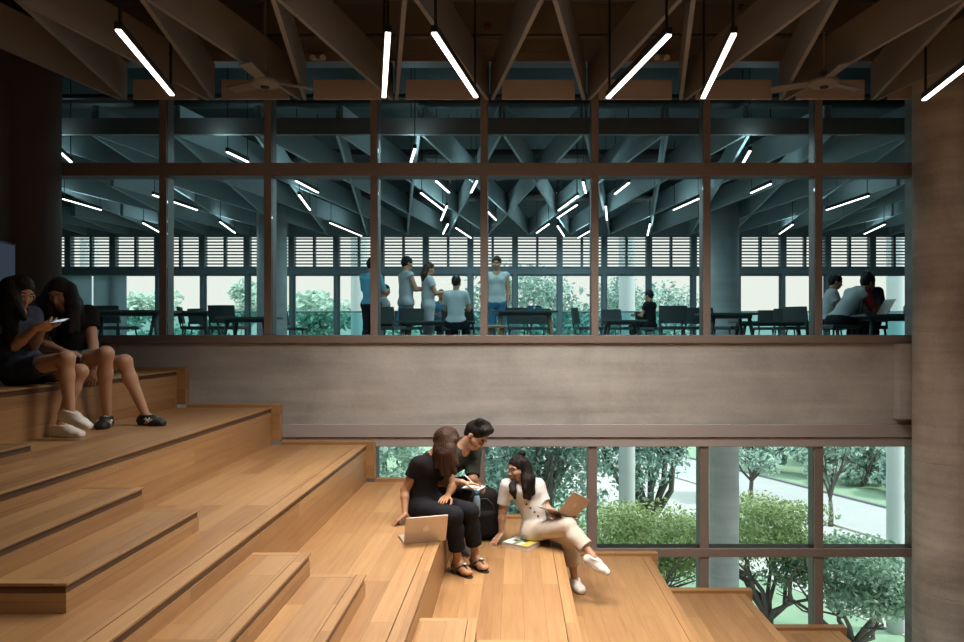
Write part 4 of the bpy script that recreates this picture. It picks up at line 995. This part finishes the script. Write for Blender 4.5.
def chair(x,Y,rz,label,mat=CHAIRM,legm=CHAIRM,group='chairs in the upper room'):
    t=thing('chair',label,'chair',(0,0,0),group)
    MB().box(-.22,.22,-.22,.22,.42,.475).build('seat',mat,t,bevel=.015)
    m=MB()
    for i in range(6):
        a0,a1=-.22+.44*i/6,-.22+.44*(i+1)/6; c=lambda a: .20+.05*(1-(a/.22)**2)
        m.hexa([(a0,c(a0)-.02,.52),(a1,c(a1)-.02,.52),(a1,c(a1)+.012,.52),(a0,c(a0)+.012,.52),(a0,c(a0)+.03,.80),(a1,c(a1)+.03,.80),(a1,c(a1)+.055,.80),(a0,c(a0)+.055,.80)])
    m.build('backrest',mat,t)
    for sx in (-1,1):
        MB().bar((sx*.20,.21,.44),(sx*.20,.235,.56),.03,.02,(0,1,0)).build('bracket',legm,t)
        for sy in (-1,1): MB().tube([(sx*.18,sy*.18,.42),(sx*.23,sy*.23,0)],[.014,.011],8).build('leg',legm,t,True)
    t.location=(x,Y,FZ); t.rotation_euler=(0,0,rz); return t
def place_chair(px,Y,rz,label): return copytree(proto,(X_(px,Y),Y,FZ),label,None,rotz=rz)
proto=chair(X_(118,12.2),12.2,2.9,'dark chair with broad back at the left end, in front of the pale roller blind')
CH=[(101,10.6,1.2,'dark chair at far left partly hidden by the seated women'),(196,10.4,1.9,'dark chair seen from the side at the end of a table, second glazing bay'),
 (229,9.8,3.0,'low dark chair in the middle of the second glazing bay, back to the glass'),(207,11.5,2.6,'small dark chair between two others in the second glazing bay'),
 (296,16.0,1.6,'lone dark chair beside the left round column, third glazing bay'),(389,10.6,2.8,'dark chair just right of the third mullion, near the standing pair'),(411,11.4,3.3,'dark chair in front of the curly haired standing person'),
 (454,12.4,3.14,'dark chair of the seated person in white shirt'),(474,11.6,2.4,'dark chair left of the central mullion'),(520,11.0,3.1,'dark chair under the table of the standing person in white top, left one'),(536,11.6,3.3,'dark chair under the table of the standing person in white top, right one'),
 (588,11.0,1.7,'dark chair beside the fifth mullion'),(618,12.0,2.4,'dark chair at the small table right of the fifth mullion'),(672,10.0,3.0,'broad dark chair against the sixth mullion, left side'),(688,11.0,3.3,'dark chair behind the broad one left of the sixth mullion'),
 (722,10.5,1.0,'dark chair at the table before the right round column'),(766,12.5,3.1,'low dark chair in the bright seventh glazing bay'),(785,11.5,2.9,'dark chair at the low table in the seventh glazing bay'),(803,10.4,2.2,'dark chair just left of the rightmost mullion'),
 (650,15.9,.9,'chair of the dark seated person right of the fifth mullion'),(836,9.9,-1.3,'chair of the leaning person with red sleeves'),(871,11.0,2.7,'chair of the person in dark top next to the red sleeves'),(441,15.8,.3,'chair of the small seated person beside the long haired one'),(384,15.0,-1.4,'chair of the seated person just right of the third mullion'),(826,11.6,-1.8,'chair of the seated person partly behind the rightmost mullion')]
for i,c in enumerate(CH):
    Yc=c[1]+(2.2 if i<19 and c[1]<13.5 else 0); place_chair(c[0],min(Yc,16.5),c[2],c[3])
def table(px,Y,w,d,h,label,legm=CHAIRM):
    t=thing('table',label,'table',(X_(px,Y),Y,FZ),'tables in the upper room'); x=X_(px,Y)
    MB().box(x-w/2,x+w/2,Y-d/2,Y+d/2,FZ+h-.03,FZ+h,grain='x').build('tabletop',TABLEM,t,bevel=.006)
    MB().box(x-w/2+.1,x+w/2-.1,Y-d/2+.1,Y+d/2-.1,FZ+h-.08,FZ+h-.031,grain='x').build('apron',CHAIRM,t)
    for sx in (-1,1):
        for sy in (-1,1): MB().tube([(x+sx*(w/2-.14),Y+sy*(d/2-.12),FZ+h-.07),(x+sx*(w/2-.05),Y+sy*(d/2-.05),FZ)],[.030,.020],8).build('leg',legm,t,True)
table(128,11.2,1.3,.7,.70,'dark table at the left end before the pale roller blind')
table(186,12.3,1.1,.7,.72,'dark table in the left half of the second glazing bay')
table(250,11.0,.8,.6,.60,'low dark table beside the second mullion')
table(525,12.2,1.05,.7,.72,'dark table with pale wooden legs before the standing person in white top',WOODLEG)
table(622,12.6,.75,.6,.58,'small dark table right of the fifth mullion'); table(436,13.6,1.4,.6,.58,'low table between the standing pair and the seated person')
table(727,11.2,.8,.7,.66,'dark table before the right round column'); table(772,12.6,1.3,.6,.56,'low table across the bright seventh glazing bay')
table(892,9.6,.95,.6,.60,'dark table at the right end with a small laptop on it')
st=thing('stool','wooden stool left of the table with pale wooden legs','stool',(X_(497,11.5),11.5,FZ)); x=X_(497,11.5)
MB().lathe((x,11.5,FZ+.44),[(.15,0),(.17,.01),(.17,.035),(.15,.045)],20).build('seat',WOODLEG,st,True)
for k in range(4):
    a=k*math.pi/2+.6; MB().tube([(x+.11*math.cos(a),11.5+.11*math.sin(a),FZ+.44),(x+.18*math.cos(a),11.5+.18*math.sin(a),FZ)],[.018,.014],8).build('leg',WOODLEG,st,True)
pcz=FZ+.72
for i,(dx,w,c) in enumerate(((.02,.10,'left'),(.15,.09,'right'))):
    t=thing('storage_box','small dark box on the table before the standing person, %s one of two'%c,'box',(X_(529,12.2)+dx,12.2,pcz),'boxes on the table')
    x=X_(529,12.2)+dx; MB().box(x-w/2,x+w/2,12.1,12.25,pcz,pcz+.075).build('box_body',CBLUE,t,bevel=.004); MB().box(x-w/2-.004,x+w/2+.004,12.096,12.254,pcz+.0755,pcz+.085).build('lid',CHAIRM,t)
# laptop and bottle on the table at the right end
tz=FZ+.60; x=X_(884,9.6); t=thing('laptop','small pale laptop on the table at the right end of the upper room','laptop',(x,9.6,tz))
MB().box(x-.02,x+.20,9.48,9.76,tz,tz+.014).build('base',ALUL,t); MB().hexa([(x-.02,9.48,tz+.014),(x-.012,9.48,tz+.014),(x-.012,9.76,tz+.014),(x-.02,9.76,tz+.014),(x+.03+.06,9.48,tz+.20),(x+.038+.06,9.48,tz+.20),(x+.038+.06,9.76,tz+.20),(x+.03+.06,9.76,tz+.20)]).build('lid',ALUL,t)
x=X_(906,9.6); t=thing('water_bottle','small pale bottle on the table at the right end beside the laptop','bottle',(x,9.6,tz)); MB().lathe((x,9.6,tz),[(.03,0),(.032,.01),(.032,.10),(.014,.13)],14).build('bottle_body',ALUL,t,True); MB().lathe((x,9.6,tz+.131),[(.015,0),(.015,.02)],12).build('cap',WHITE,t,True)

# ------------------------------------------------------------------ outdoors
G=-10.0
s_(MB().box(-90,90,18.5,150,G-.2,G),'ground_lawn',GRASS)
s_(MB().box(-16,16,7.7,18.5,G-.19,G+.002),'ground_terrace',PATHM)
rd=np.array([.397,-.918,0]); rn=np.array([.918,.397,0])
def strip(name,n0,n1,z,mat):
    P=[]
    for zz in (G-.15,z): P+= [rn*n0+rd*-120+[0,0,zz], rn*n0+rd*40+[0,0,zz], rn*n1+rd*40+[0,0,zz], rn*n1+rd*-120+[0,0,zz]]
    return struct(MB().hexa(P).build(name,mat))
strip('road',30.7,36.1,G+.012,ASPH); strip('kerb',36.1,36.35,G+.12,KERB); strip('kerb',30.35,30.7,G+.12,PATHM); strip('path',21.5,30.35,G+.03,PATHM)
strip('verge',36.45,60,G+.05,GRASS)
def leafcloud(blobs,n,size,flat=1.0):
    # blobs: centre, radii; leaves gather at the outside of each blob
    w=np.array([b[1][0]*b[1][1]+b[1][0]*b[1][2] for b in blobs]); w=w/w.sum(); ks=rng.choice(len(blobs),n,p=w)
    Cc=np.array([b[0] for b in blobs])[ks]; Rr=np.array([b[1] for b in blobs])[ks]
    d=rng.normal(size=(n,3)); d/=np.linalg.norm(d,axis=1)[:,None]; rad=rng.uniform(.2,1.15,n)**.7
    P=Cc+d*Rr*rad[:,None]
    nn=rng.normal(size=(n,3))+np.array([0,0,.8*flat])+d*.5; nn/=np.linalg.norm(nn,axis=1)[:,None]
    t=rng.normal(size=(n,3)); t-=nn*(t*nn).sum(1)[:,None]; t/=np.linalg.norm(t,axis=1)[:,None]; bt=np.cross(nn,t)
    s=size*rng.uniform(.6,1.3,n)[:,None]
    V=np.stack([P-t*s,P+bt*s*.45+nn*s*.12,P+t*s,P-bt*s*.45+nn*s*.12],1).reshape(-1,3)
    Fq=np.arange(4*n).reshape(-1,4); return V,Fq
def tree(name,label,x,Y,h,cr,cb,leaf,n=5000,size=.12,ground=G,seed=0,branches=7,flat=.7,blobn=16,trunk=.13,group='trees outside'):
    # h height, cr crown radius, cb crown base height
    rs=np.random.default_rng(seed); t=thing(name,label,'tree',(x,Y,ground),group)
    base=np.array([x,Y,ground]); m=MB(); fork=base+[rs.uniform(-.2,.2),rs.uniform(-.2,.2),cb*.62]
    m.tube([base,lerp(base,fork,.5)+[rs.uniform(-.08,.08),0,0],fork],[trunk*1.25,trunk,trunk*.85],10)
    blobs=[]
    for k in range(branches):
        a=2*math.pi*k/branches+rs.uniform(-.3,.3); rr=cr*rs.uniform(.45,.8); z=cb+(h-cb)*rs.uniform(.25,.75)
        e=base+[rr*math.cos(a),rr*math.sin(a),z]; mid=lerp(fork,e,.5)+rs.normal(size=3)*.12*cr*.5+[0,0,-.05*(h-cb)]
        q=lerp(fork,mid,.5)+rs.normal(size=3)*.06*cr
        m.tube([fork,q,mid,lerp(mid,e,.5)+rs.normal(size=3)*.05*cr,e],[trunk*.6,trunk*.48,trunk*.36,trunk*.25,trunk*.1],7)
        for j in range(3):
            a2=a+rs.uniform(-.9,.9); e2=mid+np.array([cr*.4*math.cos(a2),cr*.4*math.sin(a2),(h-cb)*rs.uniform(.1,.4)])
            m.tube([mid,lerp(mid,e2,.5)+rs.normal(size=3)*.05*cr,e2],[trunk*.28,trunk*.2,trunk*.07],6)
    for k in range(blobn):
        a=rs.uniform(0,2*math.pi); rr=cr*math.sqrt(rs.uniform(0,1))*.74; zt=rs.uniform(.12,.86)
        lim=math.sqrt(max(.05,1-((zt-.42)/.62)**2)); rr*=lim
        s=cr*rs.uniform(.26,.42)
        blobs.append(((x+rr*math.cos(a),Y+rr*math.sin(a),ground+cb+(h-cb)*zt),(s,s,min(s,(h-cb)*.3)*flat)))
    m.build('trunk',BARK,t,True)
    V,Fq=leafcloud(blobs,n,size); link('crown',V,Fq,leaf,t)
    return t
tree('tree','yellow green tree with spreading crown in front of the left white column',3.6,20.5,5.3,2.3,3.3,LEAF_Y,12000,.065,seed=1,blobn=34,flat=.75)
tree('tree','yellow green tree with dark forked branches just right of the thick round column',6.7,20.0,5.5,2.1,3.7,LEAF_Y,9500,.062,seed=5,blobn=26,flat=.55,trunk=.13,branches=9)
tree('tree','low dark green tree with bent branches in the bottom right pane',8.9,19.4,4.6,2.5,3.0,LEAF_D,8000,.08,seed=8,blobn=24,flat=.5,trunk=.13)
tree('tree','tall leafy tree filling the window behind the person in white',0.7,27.6,13.4,3.4,2.0,LEAF_T,22000,.12,seed=3,blobn=64,flat=.9,trunk=.28,branches=10)
tree('tree','tall leafy tree behind the white round column in the third lower pane',5.4,31.0,13.2,3.0,3.3,LEAF_T,15000,.12,seed=4,blobn=44,flat=.9,trunk=.25,branches=9)
tree('tree','pale tree low in the leftmost lower window pane',-5.4,33.0,6.6,2.2,1.6,LEAF_P,3200,.14,seed=15,blobn=18)
tree('tree','slim street tree on the verge in the fourth lower pane, left of the road',14.0,44.5,5.2,2.3,1.9,LEAF_P,4500,.16,seed=6,trunk=.13)
tree('tree','slim street tree in front of the road in the rightmost lower pane',16.2,38.5,5.4,1.5,2.2,LEAF_P,3500,.15,seed=7,trunk=.11)
tree('tree','pale leafy tree seen through the leftmost upper bays, left of the second mullion',-20,41,13.6,2.9,3,LEAF_P,6000,.22,seed=9,blobn=22)
tree('tree','pale leafy tree filling the bright pane of the second upper bay',-15.2,41,14.0,2.6,3,LEAF_P,6000,.22,seed=10,blobn=22)
tree('tree','pale tree low behind the balustrade in the third upper bay',-10.0,41,13.4,3.0,3,LEAF_P,6000,.22,seed=11,blobn=22)
tree('tree','faint pale tree behind the standing pair in the fourth upper bay',-6.0,42,12.0,2.6,3,LEAF_P,5000,.22,seed=12,blobn=20)
far=[(18.6,54.5),(20.7,51.5),(22.5,48.4),(24.2,45.4),(25.8,42.4),(20.6,60),(23.2,56.6),(25.8,53.2),(28.2,50)]
fl_=['leftmost','second from the left','third from the left','fourth from the left','rightmost']
for i,(x,Y) in enumerate(far):
    row='front' if i<5 else 'back'; j=i if i<5 else i-5; nm=['leftmost','second','third','fourth','fifth'][j]
    tree('bushy_tree','bushy tree across the road, %s of the %s row from the left'%(nm,row),x,Y,3.0+.5*(i%3)+(2.2 if i>4 else 0),1.9,.3,LEAF_P if i%3 else LEAF_T,3600,.22,seed=20+i,trunk=.14,group='bushy trees across the road')
# verge bushes in the haze-pale leaf colour beside the near kerb
for i,(x,Y) in enumerate(((12.6,33.0),(14.2,32.6),(15.8,31.2),(17.2,29.6))):
    t=thing('bush','low pale bush on the near verge of the road, %s from the left'%ORD[i],'bush',(x,Y,G),'bushes on the near verge')
    V,Fq=leafcloud([((x+dx,Y+dy,G+.35),(.75,.7,.4)) for dx,dy in ((0,0),(.6,.2),(-.5,.3))],1500,.13); link('foliage',V,Fq,LEAF_P,t); MB().tube([(x,Y,G),(x+.05,Y,G+.4)],[.04,.02],6).build('stem',BARK,t)

# ------------------------------------------------------------------ daylight, camera
w=bpy.data.worlds.new('sky'); bpy.context.scene.world=w; w.use_nodes=True; nt=w.node_tree; nt.nodes.clear(); L=nt.links.new
out=nt.nodes.new('ShaderNodeOutputWorld'); bg=nt.nodes.new('ShaderNodeBackground'); tc=nt.nodes.new('ShaderNodeTexCoord'); sx=nt.nodes.new('ShaderNodeSeparateXYZ'); cr=nt.nodes.new('ShaderNodeValToRGB')
L(tc.outputs['Generated'],sx.inputs[0]); L(sx.outputs['Z'],cr.inputs[0]); L(cr.outputs[0],bg.inputs[0]); L(bg.outputs[0],out.inputs[0])
e=cr.color_ramp.elements; e[0].position=0.0; e[0].color=(.94,.88,.80,1); e[1].position=.40; e[1].color=(1.75,2.15,2.2,1)
x=cr.color_ramp.elements.new(.14); x.color=(.94,.90,.84,1)
bg.inputs[1].default_value=1.2
sl=bpy.data.lights.new('sun','SUN'); sl.energy=4.0; sl.angle=math.radians(6); sl.color=(1,.96,.88); so=bpy.data.objects.new('sun',sl); C.objects.link(so)
so.rotation_euler=Vector((-.62,.10,-.78)).to_track_quat('-Z','Y').to_euler()
cam=bpy.data.cameras.new('camera'); cam.sensor_width=36; cam.lens=F*36/964; cam.shift_x=(482-CX)/964; cam.shift_y=(CY-321)/964; cam.clip_end=400; cam.clip_start=.05
co=bpy.data.objects.new('camera',cam); C.objects.link(co); co.rotation_euler=(math.pi/2,0,0); bpy.context.scene.camera=co
for o in bpy.data.objects:
    if o.parent is None: o.location.z+=ZC
sc=bpy.context.scene
sc.view_settings.view_transform='Standard'; sc.view_settings.look='None'; sc.view_settings.gamma=1; sc.view_settings.exposure=0; sc.view_settings.use_curve_mapping=False
try:
    sc.cycles.use_denoising=True; sc.cycles.max_bounces=10; sc.cycles.diffuse_bounces=4; sc.cycles.transparent_max_bounces=24; sc.cycles.sample_clamp_indirect=6; sc.cycles.caustics_reflective=False
except Exception: pass
